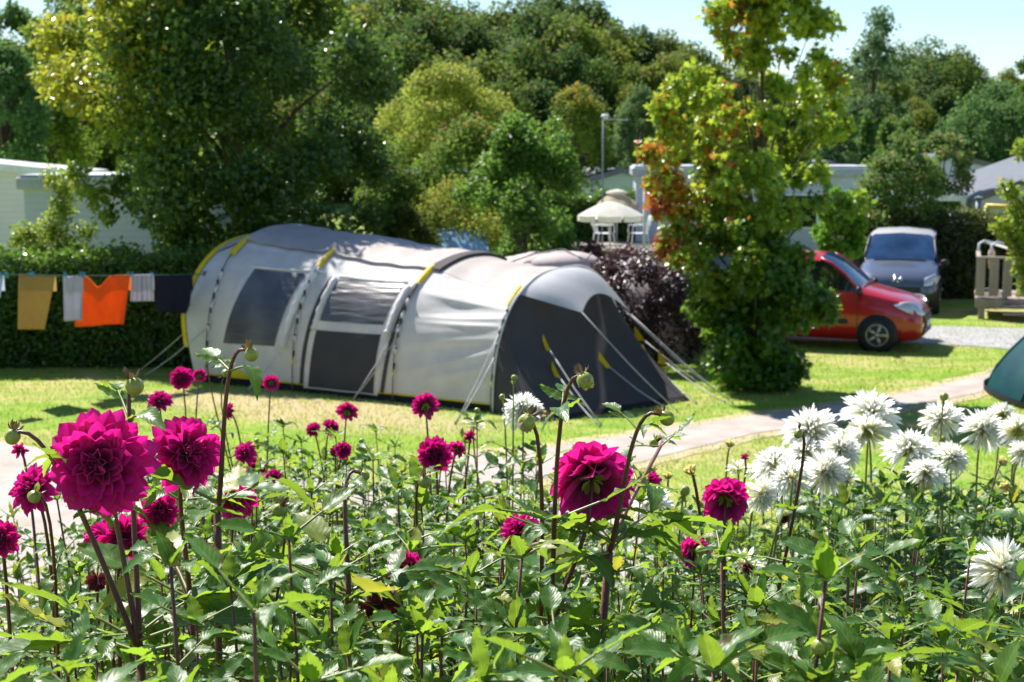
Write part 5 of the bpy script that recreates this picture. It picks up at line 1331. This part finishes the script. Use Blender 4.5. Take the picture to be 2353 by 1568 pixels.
b_ = MB(); b_.grid(lambda a, b: Vector(((.5 + .03 * math.sin(a * 2 * math.pi * 7)) * math.sin(math.pi * b) * math.cos(2 * math.pi * a), (.5 + .03 * math.sin(a * 2 * math.pi * 7)) * math.sin(math.pi * b) * math.sin(2 * math.pi * a), .44 - .46 * math.cos(math.pi * b))), 28, 12)
_t = b_.build('bud', M_bud, None, True); BUD = _t.data; bpy.data.objects.remove(_t)
BUDP = mk(head(16, .95, 88, 70, [petal(.30, cup=1.0, bend=.10, roll=.3)], [petal(.32, cup=.9, bend=.28, roll=.2)], [petal(.3, cup=.8, bend=.15)], lmin=.7, seat=.35, dome=.0, seed=9, jit=.15), petal_mat('petal_bud', (.45, .50, .12), (.40, .28, .14), (.6, .6, .2), .3, streak=.8), 'bud_petals')

def orient(facing, roll=0.0):
    z = Vector(facing).normalized(); x = z.orthogonal().normalized(); M = Matrix((x, z.cross(x), z)).transposed().to_4x4()
    return M @ Matrix.Rotation(roll, 4, 'Z')
def bez(a, b, c, d, n):
    return [a * (1 - t) ** 3 + b * 3 * t * (1 - t) ** 2 + c * 3 * t * t * (1 - t) + d * t ** 3 for t in [i / n for i in range(n + 1)]]
FACE = {'cam': (0, -1, .25), 'camup': (.1, -.75, .65), 'back': (0, 1, .25), 'backl': (-.5, .8, .3), 'up': (0, -.25, 1), 'upr': (.5, -.4, .8), 'left': (-.8, -.35, .5), 'right': (.8, -.45, .25), 'rdown': (.75, -.6, -.25), 'backup': (0, .7, .7), 'camd': (0, -.95, -.25), 'upl': (-.5, -.3, .85), 'down': (.2, -.2, -1)}
hero_rs = np.random.RandomState(500)
def dahlia(label, base, heads, mat_leaf, mat_stem, r0=.0052, leafsize=.085, extra=2, top_bare=.34, cat='dahlia', lean_fork=None, leafy=1.0):
    """base: (px at which the root stands, depth); heads: (kind, px, py, diameter px, depth, facing[, real_top_offset])"""
    rs = hero_rs
    bx = (base[0] - CX) / F * base[1]; by = base[1]; bz = TZ(by) + .01
    o = Vector((bx, by, bz)); t = empty('dahlia_plant', o, 0, label, cat)
    sm = MB(); lv = Leaves(); hs = []
    fork = Vector((0, 0, 0)); 
    targets = []
    for h in heads:
        kind, px, py, dpx, d, fc = h[:6]
        c = P(px, py, d) - o; f = Vector(FACE[fc] if isinstance(fc, str) else fc).normalized(); D = dpx / F * d * (.78 if kind in ('bud', 'budp', 'budg') else 1)
        targets.append((kind, c, f, D))
    # shared lower stem
    zmin = min(q[1].z for q in targets); cx = sum(q[1].x for q in targets) / len(targets); cy = sum(q[1].y for q in targets) / len(targets)
    fk = Vector((cx * .35, cy * .35, zmin * (.34 if len(targets) > 1 else .3)))
    if lean_fork: fk = P(lean_fork[0], lean_fork[1], lean_fork[2]) - o
    sm.tube([Vector((0, 0, 0)), fk * .5 + Vector((.004, 0, 0)), fk], [r0 * 1.25, r0 * 1.15, r0 * 1.05], 8)
    tvec = fk.normalized()
    az0 = rs.rand() * 6.28
    def nodes(path, f0, f1, nn, sz0, sz1, azs):
        L = len(path) - 1
        for i in range(nn):
            t_ = f0 + (f1 - f0) * (i / max(1, nn - 1)); q = path[int(t_ * L)].lerp(path[min(L, int(t_ * L) + 1)], t_ * L - int(t_ * L))
            a = azs + (i % 2) * 1.57 + rs.uniform(-.3, .3); sz = (sz0 + (sz1 - sz0) * i / max(1, nn - 1)) * rs.uniform(.85, 1.15)
            for s in (0, math.pi):
                if rs.rand() > leafy: continue
                dr = Vector((math.cos(a + s), math.sin(a + s), rs.uniform(.15, .75)))
                lv.compound(q, dr, sz, rs, sm)
    nodes([Vector((0, 0, 0)), fk], .25, 1.0, 4, leafsize * 1.1, leafsize, az0)
    for kind, c, f, D in targets:
        isbud = kind in ('bud', 'budp', 'budg')
        if kind == 'hook': pass
        neck = c - f * (D * (.10 if not isbud else .02))
        Lp = (neck - fk).length
        if isbud: arr = -f if f.z < .2 else f; 
        cc = neck - (f * .55 + Vector((0, 0, .5))).normalized() * min(.12, Lp * .35) if f.z > -.3 else neck + Vector((-f.x, -f.y, 0)).normalized() * .05 + Vector((0, 0, .045))
        if f.y > 0 or f.z > .5: cc = neck - (f + Vector((0, 0, .6))).normalized() * min(.12, Lp * .35)
        path = bez(fk, fk + (tvec * .25 + (c - fk).normalized() * .75) * Lp * .35, cc, neck, 14)
        re = r0 * .50 if not isbud else r0 * .42
        sm.tube(path, [r0 * .80 + (re - r0 * .80) * (i / 14) ** .8 for i in range(15)], 7)
        nn = max(2, int(Lp * (1 - top_bare) / .085)); nodes(path, .06, 1 - top_bare, nn, leafsize, leafsize * .55, rs.rand() * 6.28)
        hs.append((kind, c, f, D))
    for _ in range(extra):
        a = rs.rand() * 6.28; hgt = zmin * rs.uniform(.55, .85); sp = rs.uniform(.06, .16)
        e = Vector((math.cos(a) * sp, math.sin(a) * sp, hgt)); path = bez(Vector((0, 0, .02)), Vector((e.x * .2, e.y * .2, hgt * .4)), Vector((e.x * .8, e.y * .8, hgt * .7)), e, 8)
        sm.tube(path, [r0 * .7 * (1 - .6 * i / 8) for i in range(9)], 6); nodes(path, .2, 1, max(3, int(hgt / .11)), leafsize * 1.05, leafsize * .6, rs.rand() * 6.28)
        lv.leaflet(e, (0, .1, 1), (0, -1, .1), leafsize * .5, rs); lv.leaflet(e, (.3, .1, 1), (-1, 0, .1), leafsize * .45, rs)
    sm.build('stem', (mat_stem, M_stalk), t, True)
    link('foliage', lv.mesh('foliage', mat_leaf), t)
    for kind, c, f, D in hs:
        M = Matrix.Translation(c - f * (D * .08)) @ orient(f, rs.rand() * 6.28)
        if kind in ('bud', 'budp', 'budg'):
            o_ = link('bud', BUD, t); o_.matrix_basis = Matrix.Translation(c - f * D * .45) @ orient(f + Vector((rs.uniform(-.3, .3), rs.uniform(-.3, .3), rs.uniform(-.2, .2))), rs.rand() * 6) @ Matrix.Diagonal((D, D, D * rs.uniform(.95, 1.3), 1))
            if kind == 'budp': s_ = link('bud_petals', BUDP, o_); s_.matrix_basis = Matrix.Identity(4)
            s_ = link('sepals', SEPG if kind == 'budg' else SEP, o_); s_.matrix_basis = Matrix.Identity(4)
            continue
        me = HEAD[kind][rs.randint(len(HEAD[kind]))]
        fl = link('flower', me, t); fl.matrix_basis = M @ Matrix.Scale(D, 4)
        s_ = link('calyx', CAL, fl); s_.matrix_basis = Matrix.Translation((0, 0, -.045))
    return t
LP = (M_dleaf, M_stemP); LW = (M_dleafW, M_stemG)
# ---- plants with blooms, from the photograph
dahlia('dahlia with the very large round magenta bloom at the left', (330, 2.05), [('big', 226, 1068, 246, 2.0, (.02, -1, .12)), ('bud', 303, 888, 54, 2.15, (.05, -.1, -1)), ('bud', 28, 1002, 46, 2.0, (-.3, 0, -1))], *LP, r0=.0062, leafsize=.10, lean_fork=(322, 1500, 2.02), extra=1)
dahlia('dahlia with the large ragged magenta bloom tilted to the right', (455, 2.2), [('deco', 432, 1040, 178, 2.15, (.55, -.75, .35)), ('decod', 368, 1178, 95, 2.35, (.3, -.9, 0))], *LP, r0=.006, leafsize=.095, lean_fork=(437, 1390, 2.2), extra=1)
dahlia('dahlia with one tall crooked bud stem rising beside the tilted bloom', (440, 2.3), [('bud', 576, 815, 42, 2.1, (.25, -.1, -1))], *LP, r0=.0056, leafsize=.08, lean_fork=(500, 1180, 2.15), extra=1)
dahlia('dahlia with a shaggy purple magenta bloom and a drooping bud near the left edge', (110, 2.5), [('deco', 72, 1122, 120, 2.4, (-.3, -.7, .4)), ('budg', 78, 1142, 40, 2.15, (-.5, -.1, -.85)), ('small', 47, 1034, 42, 3.0, (0, -1, .1))], *LP, leafsize=.085)
dahlia('dahlia with dark magenta petals cut off by the left edge', (8, 2.2), [('decod', 2, 1240, 90, 2.1, (.2, -.9, .2))], *LP, extra=1)
dahlia('dahlia with a drooping fading bloom below the very large one', (270, 2.4), [('deco', 238, 1225, 95, 2.35, 'up'), ('decod', 285, 1240, 120, 2.3, (.4, -.7, -.1)), ('wilt', 225, 1330, 60, 2.5, (.2, -.3, .8))], *LP)
dahlia('dahlia with a magenta bloom seen from behind right of the tilted one', (540, 2.8), [('loose', 545, 1137, 104, 2.7, (.1, .75, .45)), ('bud', 300, 950, 26, 3.2, (0, -.2, 1)), ('bud', 640, 1172, 42, 2.6, (-.6, 0, -.8))], *LP, r0=.005)
dahlia('dahlia with the huge magenta bloom seen from behind in the centre right', (1345, 2.15), [('loose', 1357, 1085, 205, 2.15, (-.05, .62, .35)), ('budp', 1347, 872, 50, 1.95, (.55, -.1, -.85))], *LP, r0=.0056, leafsize=.10, lean_fork=(1262, 1480, 2.1), extra=2)
dahlia('dahlia with a tall bent green bud at the right of the centre bloom', (1260, 2.25), [('bud', 1527, 962, 44, 2.05, (.5, -.1, -.8)), ('budg', 1505, 1018, 28, 2.5, (-.3, 0, -.9))], *LP, r0=.0056, leafsize=.085, lean_fork=(1400, 1270, 2.1), extra=1)
dahlia('dahlia with a half opened yellowish bud left of the centre bloom', (1235, 2.3), [('budp', 1208, 968, 52, 2.05, (-.55, -.1, -.75)), ('deco', 1190, 1215, 95, 2.4, (-.3, -.5, .6)), ('wilt', 1225, 1268, 70, 2.45, (.4, -.5, -.1))], *LP, r0=.006, leafsize=.09)
dahlia('dahlia with a magenta bloom showing its yellow back in front of the white ones', (1680, 2.8), [('loose', 1667, 1140, 116, 2.7, (.15, .85, .35)), ('yel', 1590, 1088, 50, 2.8, (-.4, -.2, .8)), ('bud', 1835, 995, 26, 2.6, (-.3, 0, -1))], *LP, r0=.006, extra=2)
dahlia('dahlia with a nodding magenta bloom below the yellow backed one', (1610, 2.6), [('loose', 1590, 1268, 80, 2.5, (-.2, .65, -.1))], *LP, r0=.005)
dahlia('dahlia with a magenta bloom low in the foliage left of the centre', (930, 2.5), [('loose', 945, 1298, 96, 2.3, (.45, .6, .4)), ('wilt', 880, 1390, 105, 2.15, (.1, -.4, .3)), ('bud', 836, 1093, 30, 2.3, (.7, 0, -.6))], *LP, r0=.006, leafsize=.10, lean_fork=(800, 1380, 2.2))
dahlia('dahlia with a dark round magenta bloom and a hanging bud at the middle', (1000, 3.5), [('decod', 998, 1046, 86, 3.5, (-.1, -1, .1)), ('deco', 1052, 1030, 46, 3.6, (.3, .5, .3)), ('bud', 975, 1108, 40, 2.4, (.2, -.1, -1))], *LP)
dahlia('dahlia with a single round bloom standing above the grass left of the white one', (990, 4.3), [('decod', 977, 930, 66, 4.3, (-.1, .6, .2)), ('small', 1079, 1003, 34, 4.2, (0, -.8, .3))], *LP)
dahlia('dahlia with two round blooms in front of the rear corner of the tent', (420, 5.1), [('ball', 415, 869, 52, 5.1, (-.1, -1, .2)), ('decod', 459, 862, 34, 5.3, (0, .9, .2)), ('decod', 366, 920, 60, 4.4, (.1, -.5, .6))], *LP, extra=3)
dahlia('dahlia with a small bloom with a pale centre below the tent window', (622, 5.4), [('ball', 624, 878, 38, 5.4, (0, .8, .2)), ('bud', 518, 858, 22, 5.0, (.5, 0, .4)), ('bud', 476, 832, 14, 5.2, (0, 0, 1))], *LP, extra=3)
dahlia('dahlia with three small blooms in front of the grass under the tent door', (780, 5.2), [('decod', 799, 944, 52, 5.2, (.1, .7, .3)), ('decod', 762, 982, 44, 5.0, (.6, -.5, .3)), ('decod', 718, 986, 38, 5.0, (-.3, -.6, .5))], *LP, extra=3)
dahlia('dahlia with a small bloom half hidden behind the tall crooked stem', (545, 3.9), [('deco', 560, 1040, 60, 3.9, (-.4, -.6, .4)), ('decod', 590, 1075, 50, 4.0, (.2, -.9, 0)), ('decod', 525, 945, 40, 4.8, (-.6, -.4, .2))], *LP)
dahlia('dahlia with a crimson bloom behind the tall bent bud stems right of the middle', (1500, 3.4), [('deco', 1492, 1105, 60, 3.4, (-.2, -.6, .6)), ('yel', 1535, 1100, 36, 3.6, (0, -.2, 1)), ('small', 1712, 1052, 24, 3.7, (-.3, -.5, .6))], *LP)
dahlia('dahlia with a few magenta petals among leaves at the middle', (790, 4.2), [('decod', 790, 1035, 44, 4.1, (.3, -.5, .1)), ('wilt', 770, 1035, 30, 4.2, (0, -.3, 1)), ('decod', 630, 1090, 40, 3.6, (.2, -.3, .9))], *LP)
# white ones
dahlia('white cactus dahlia with the tallest double bloom near the right', (2010, 4.0), [('cactus', 2004, 945, 126, 4.0, (.1, -.35, .75)), ('cactus', 1990, 985, 95, 3.95, (-.1, .3, .3))], *LW, leafsize=.095, extra=3)
dahlia('white cactus dahlia whose wide bloom stands left of the tallest one', (1875, 3.9), [('cactus', 1862, 985, 122, 3.9, (-.2, -.5, .7)), ('cactus', 1912, 1025, 80, 4.0, (.5, -.6, .2))], *LW, leafsize=.095, extra=3)
dahlia('white cactus dahlia with flat blooms beside the yellow backed magenta one', (1790, 3.6), [('cactus', 1780, 1062, 100, 3.6, (-.3, -.2, .9)), ('yel', 1790, 1082, 50, 3.55, (0, .3, -.4)), ('cactus', 1900, 1082, 100, 3.5, (0, -.8, .4)), ('open', 1735, 1080, 60, 3.7, (-.4, -.3, .6))], *LW, leafsize=.09, extra=3)
dahlia('white cactus dahlia with the drooping bloom behind the magenta one', (1750, 3.3), [('cactus', 1752, 1140, 84, 3.3, (.3, -.6, -.2)), ('yel', 1820, 1100, 30, 3.3, (0, 0, 1)), ('wilt', 1800, 1185, 40, 3.3, (.2, -.6, .4))], *LW, extra=3)
dahlia('white cactus dahlia with a thin bud stalk rising in front of its bloom', (2180, 4.3), [('cactus', 2162, 960, 92, 4.3, (-.3, -.5, .6)), ('budg', 2168, 912, 26, 4.0, (.1, 0, 1)), ('budg', 2165, 1010, 22, 4.1, (-.6, 0, .4))], *LW, extra=2)
dahlia('white cactus dahlia with the spiky bloom second from the right edge', (2270, 4.2), [('cactus', 2262, 985, 96, 4.2, (.1, -.7, .5)), ('cactus', 2305, 948, 60, 4.4, (.3, .5, .6))], *LW, extra=2)
dahlia('white dahlia with yellow backed blooms cut by the right edge', (2345, 4.0), [('cactus', 2340, 985, 80, 4.0, (.3, .6, .4)), ('yel', 2338, 975, 45, 4.1, (0, -.5, .6)), ('cactus', 2352, 1040, 60, 3.9, (.3, -.5, .4)), ('yel', 2315, 1120, 46, 3.7, (-.5, -.5, .2))], *LW, extra=2)
dahlia('white cactus dahlia with two wide blooms below the tall thin bud stalk', (2110, 3.7), [('cactus', 2092, 1028, 116, 3.8, (.1, -.2, .9)), ('cactus', 2130, 1082, 84, 3.6, (.1, -.3, .8)), ('yel', 2125, 1103, 56, 3.58, (.1, -.4, -.6))], *LW, leafsize=.10, extra=3)
dahlia('white cactus dahlia with the big low bloom cut by the right edge', (2290, 2.9), [('cactus', 2306, 1305, 140, 2.8, (.25, -.85, .35)), ('yel', 2248, 1290, 46, 2.9, (-.4, -.2, .8))], *LW, leafsize=.10, extra=2)
dahlia('white cactus dahlia in front of the dark tent front', (1190, 4.5), [('cactus', 1197, 938, 84, 4.5, (-.2, -.6, .6)), ('budg', 1180, 868, 18, 4.4, (0, 0, 1)), ('budg', 1155, 912, 18, 4.5, (-.2, 0, 1)), ('open', 1090, 975, 56, 4.6, (.2, -.3, .8))], *LW, extra=3, leafsize=.085)
dahlia('white cactus dahlia mostly hidden behind the centre bloom', (1500, 3.2), [('cactus', 1498, 1150, 86, 3.3, (-.2, -.4, .8)), ('budg', 1570, 1130, 30, 3.0, (.1, 0, 1))], *LW, extra=2)
dahlia('white dahlia with a pale yellow half open bloom alone above the grass', (1690, 3.9), [('yel', 1676, 1026, 34, 3.9, (.2, -.2, .8)), ('open', 1695, 1075, 60, 3.8, (-.2, -.3, .9))], *LW, extra=2)
dahlia('white dahlia with an open white bloom under the nodding magenta one', (1725, 2.9), [('open', 1712, 1290, 100, 2.9, (-.1, -.2, .9)), ('wilt', 1720, 1305, 34, 2.75, (0, -.6, .4))], *LW, extra=2)
dahlia('white dahlia with a spent golden seed head low at the right', (1760, 3.0), [('yel', 1797, 1185, 34, 3.0, (.3, -.3, .6)), ('budg', 1330, 1210, 24, 2.8, (0, 0, 1))], *LW, extra=2)

dahlia('white cactus dahlia with a pair of blooms crowded between the widest ones', (1960, 3.7), [('cactus', 1935, 1030, 90, 3.8, (.2, -.6, .6)), ('cactus', 1850, 1035, 84, 3.85, (-.4, -.4, .7))], *LW, leafsize=.09, extra=2)
dahlia('white cactus dahlia with a bloom leaning left above the dark leaves', (1830, 3.4), [('cactus', 1815, 1095, 92, 3.45, (-.5, -.4, .6)), ('open', 1950, 1100, 60, 3.5, (.2, -.3, .9))], *LW, leafsize=.09, extra=2)
dahlia('white cactus dahlia with a bloom low against the lawn near the right', (2200, 3.6), [('cactus', 2190, 1050, 80, 3.9, (.4, -.5, .6)), ('yel', 2300, 1065, 40, 3.8, (.2, -.4, .5))], *LW, leafsize=.09, extra=2)
# ---- leafy plants that fill the bed
def filler(seed, mat_leaf, mat_stem, H=1.0, ns=8, sz=.09, gap=.078):
    rs = np.random.RandomState(seed); sm = MB(); lv = Leaves(); tips = []
    for i in range(ns):
        a = i * 2.4 + rs.uniform(-.4, .4); sp = rs.uniform(.05, .26); h = H * rs.uniform(.6, 1.05)
        e = Vector((math.cos(a) * sp, math.sin(a) * sp, h)); path = bez(Vector((math.cos(a) * .03, math.sin(a) * .03, 0)), Vector((e.x * .3, e.y * .3, h * .35)), Vector((e.x * .9, e.y * .9, h * .7)), e, 10)
        sm.tube(path, [.0045 * (1 - .62 * k / 10) for k in range(11)], 5)
        nn = int(h / gap); az = rs.rand() * 6.28
        for k in range(1, nn + 1):
            t_ = k / nn; q = path[int(t_ * 10)] if t_ < 1 else path[10]
            s = sz * (1.12 - .62 * max(0, t_ - .45) / .55) * rs.uniform(.8, 1.15)
            for sg in (0, math.pi):
                aa = az + (k % 2) * 1.57 + sg + rs.uniform(-.3, .3)
                lv.compound(q, Vector((math.cos(aa), math.sin(aa), rs.uniform(.1, .5) + .8 * max(0, t_ - .7))), s, rs, sm, .2)
        for _ in range(3):
            aa = rs.rand() * 6.28; lv.leaflet(e, Vector((math.cos(aa) * .45, math.sin(aa) * .45, 1)), Vector((-math.cos(aa), -math.sin(aa), .4)), sz * rs.uniform(.4, .65), rs)
        tips.append(e)
    return sm.build('stem', (mat_stem, M_stalk), None, True), lv.mesh('foliage', mat_leaf), tips
FN_ = [filler(760 + i, M_dleaf, M_stemP, 1.0, 13, (.080, .088, .072)[i % 3], .07) for i in range(4)]
FK_ = [filler(700 + i, M_dleaf, M_stemP, 1.0, 11, (.078, .086, .072, .08)[i % 4]) for i in range(6)]
FW_ = [filler(720 + i, M_dleafW, M_stemG, 1.0, 11, (.09, .085, .095)[i % 3]) for i in range(4)]
rs = np.random.RandomState(900); spots = []
for r, (d, step) in enumerate(((1.3, .17), (1.5, .19), (1.75, .21), (2.0, .23), (2.3, .25), (2.6, .25), (2.95, .25), (3.3, .26), (3.7, .27), (4.1, .28), (4.5, .29), (4.9, .30), (5.3, .32))):
    half = .365 * d
    x = -half + rs.uniform(0, step)
    while x < half + (.12 if d < 2 else .75):
        spots.append((x + rs.uniform(-.06, .06), d + rs.uniform(-.10, .10))); x += step
used_px = []
for (x, d) in spots:
    px = CX + x / d * F
    if px < 70 and d > 1.9: continue
    if px < -40: continue
    # height of the leaf tops as seen in the photograph
    top_y = np.interp(px, [0, 150, 400, 640, 800, 1000, 1150, 1300, 1500, 1700, 1900, 2100, 2353], [1260, 1190, 1080, 1015, 1020, 1050, 1020, 1110, 1170, 1160, 1120, 1130, 1150])
    near = np.interp(d, [1.2, 1.6, 2.2, 3.0, 4.0, 5.4], [400, 290, 170, 70, 25, 5]); top_y = top_y + near + (70 if px < 620 and d < 2.5 else 95 if 850 < px < 1280 and d < 2.4 else 60 if 1540 < px < 1720 and d < 2.5 else 0) + rs.uniform(-25, 45)
    if d > 2.6: top_y -= np.interp(px, [100, 250, 1200, 1500], [20, 55, 45, 15])
    if d > 4.4 and 1250 < px < 2353: top_y += 40
    H = (zof(top_y, d) - TZ(d)) / 1.03
    if H < .35: continue
    white = px > 1830 + rs.uniform(-120, 120) and d > 2.3
    src = (FW_ if white else FN_ if d < 2.1 else FK_); st, lvm, tips = src[rs.randint(len(src))]
    s = min(1.25, max(.8, H))
    t = empty('dahlia_plant', (x, d, TZ(d)), rs.rand() * 6.28, 'broad leaved dark green dahlia without blooms under the white ones' if white else 'leafy bright green dahlia without blooms in the flower bed', 'dahlia', 'dark leaved dahlias without blooms' if white else 'leafy dahlias without blooms')
    t.scale = (s * .98, s * .98, H)
    link('stem', st.data, t); link('foliage', lvm, t)
    if rs.rand() < .55:
        e = tips[rs.randint(len(tips))]; b = link('bud', BUD, t); b.matrix_basis = Matrix.Translation(e + Vector((0, 0, .03))) @ Matrix.Scale(.016, 4); s_ = link('sepals', SEPG, b); s_.matrix_basis = Matrix.Identity(4)
for q in FN_ + FK_ + FW_:
    bpy.data.objects.remove(q[0])
# ================================================================ LIGHT, SKY, CAMERA
sunv = Vector((-.577, .817, 1.20)).normalized()
el = math.asin(sunv.z); az = math.atan2(sunv.x, sunv.y)
W = bpy.data.worlds.new('World'); SC.world = W; W.use_nodes = True
n = W.node_tree; n.nodes.clear()
sk = n.nodes.new('ShaderNodeTexSky'); sk.sky_type = 'NISHITA'; sk.sun_disc = False
sk.sun_elevation = el; sk.sun_rotation = az; sk.air_density = 1.0; sk.dust_density = .0; sk.ozone_density = 4.0; sk.altitude = 50
bg = n.nodes.new('ShaderNodeBackground'); bg.inputs[1].default_value = .075
wo_ = n.nodes.new('ShaderNodeOutputWorld'); n.links.new(sk.outputs[0], bg.inputs[0]); n.links.new(bg.outputs[0], wo_.inputs[0])
L = bpy.data.lights.new('sun', 'SUN'); L.energy = 5.0; L.angle = math.radians(.53); L.color = (1.0, .95, .87)
so = bpy.data.objects.new('sun', L); COL.objects.link(so); so.rotation_euler = (-sunv).to_track_quat('-Z', 'Y').to_euler()
cam = bpy.data.cameras.new('camera'); cam.sensor_width = 36; cam.sensor_fit = 'HORIZONTAL'; cam.lens = 36 * F / 2353; cam.clip_start = .05; cam.clip_end = 2000
cam.dof.use_dof = True; cam.dof.focus_distance = 2.15; cam.dof.aperture_fstop = 12.5; cam.dof.aperture_blades = 0
co = bpy.data.objects.new('camera', cam); COL.objects.link(co); co.location = (0, 0, EYE); co.rotation_euler = (math.pi / 2 - TH, 0, 0); SC.camera = co
SC.view_settings.view_transform = 'Standard'; SC.view_settings.look = 'None'; SC.view_settings.exposure = 1.12; SC.view_settings.gamma = 1.0
SC.render.resolution_x = 1024; SC.render.resolution_y = 682
SC.cycles.max_bounces = 10; SC.cycles.diffuse_bounces = 5; SC.cycles.glossy_bounces = 3; SC.cycles.transmission_bounces = 6; SC.cycles.sample_clamp_indirect = 8.0
SC.cycles.use_denoising = True
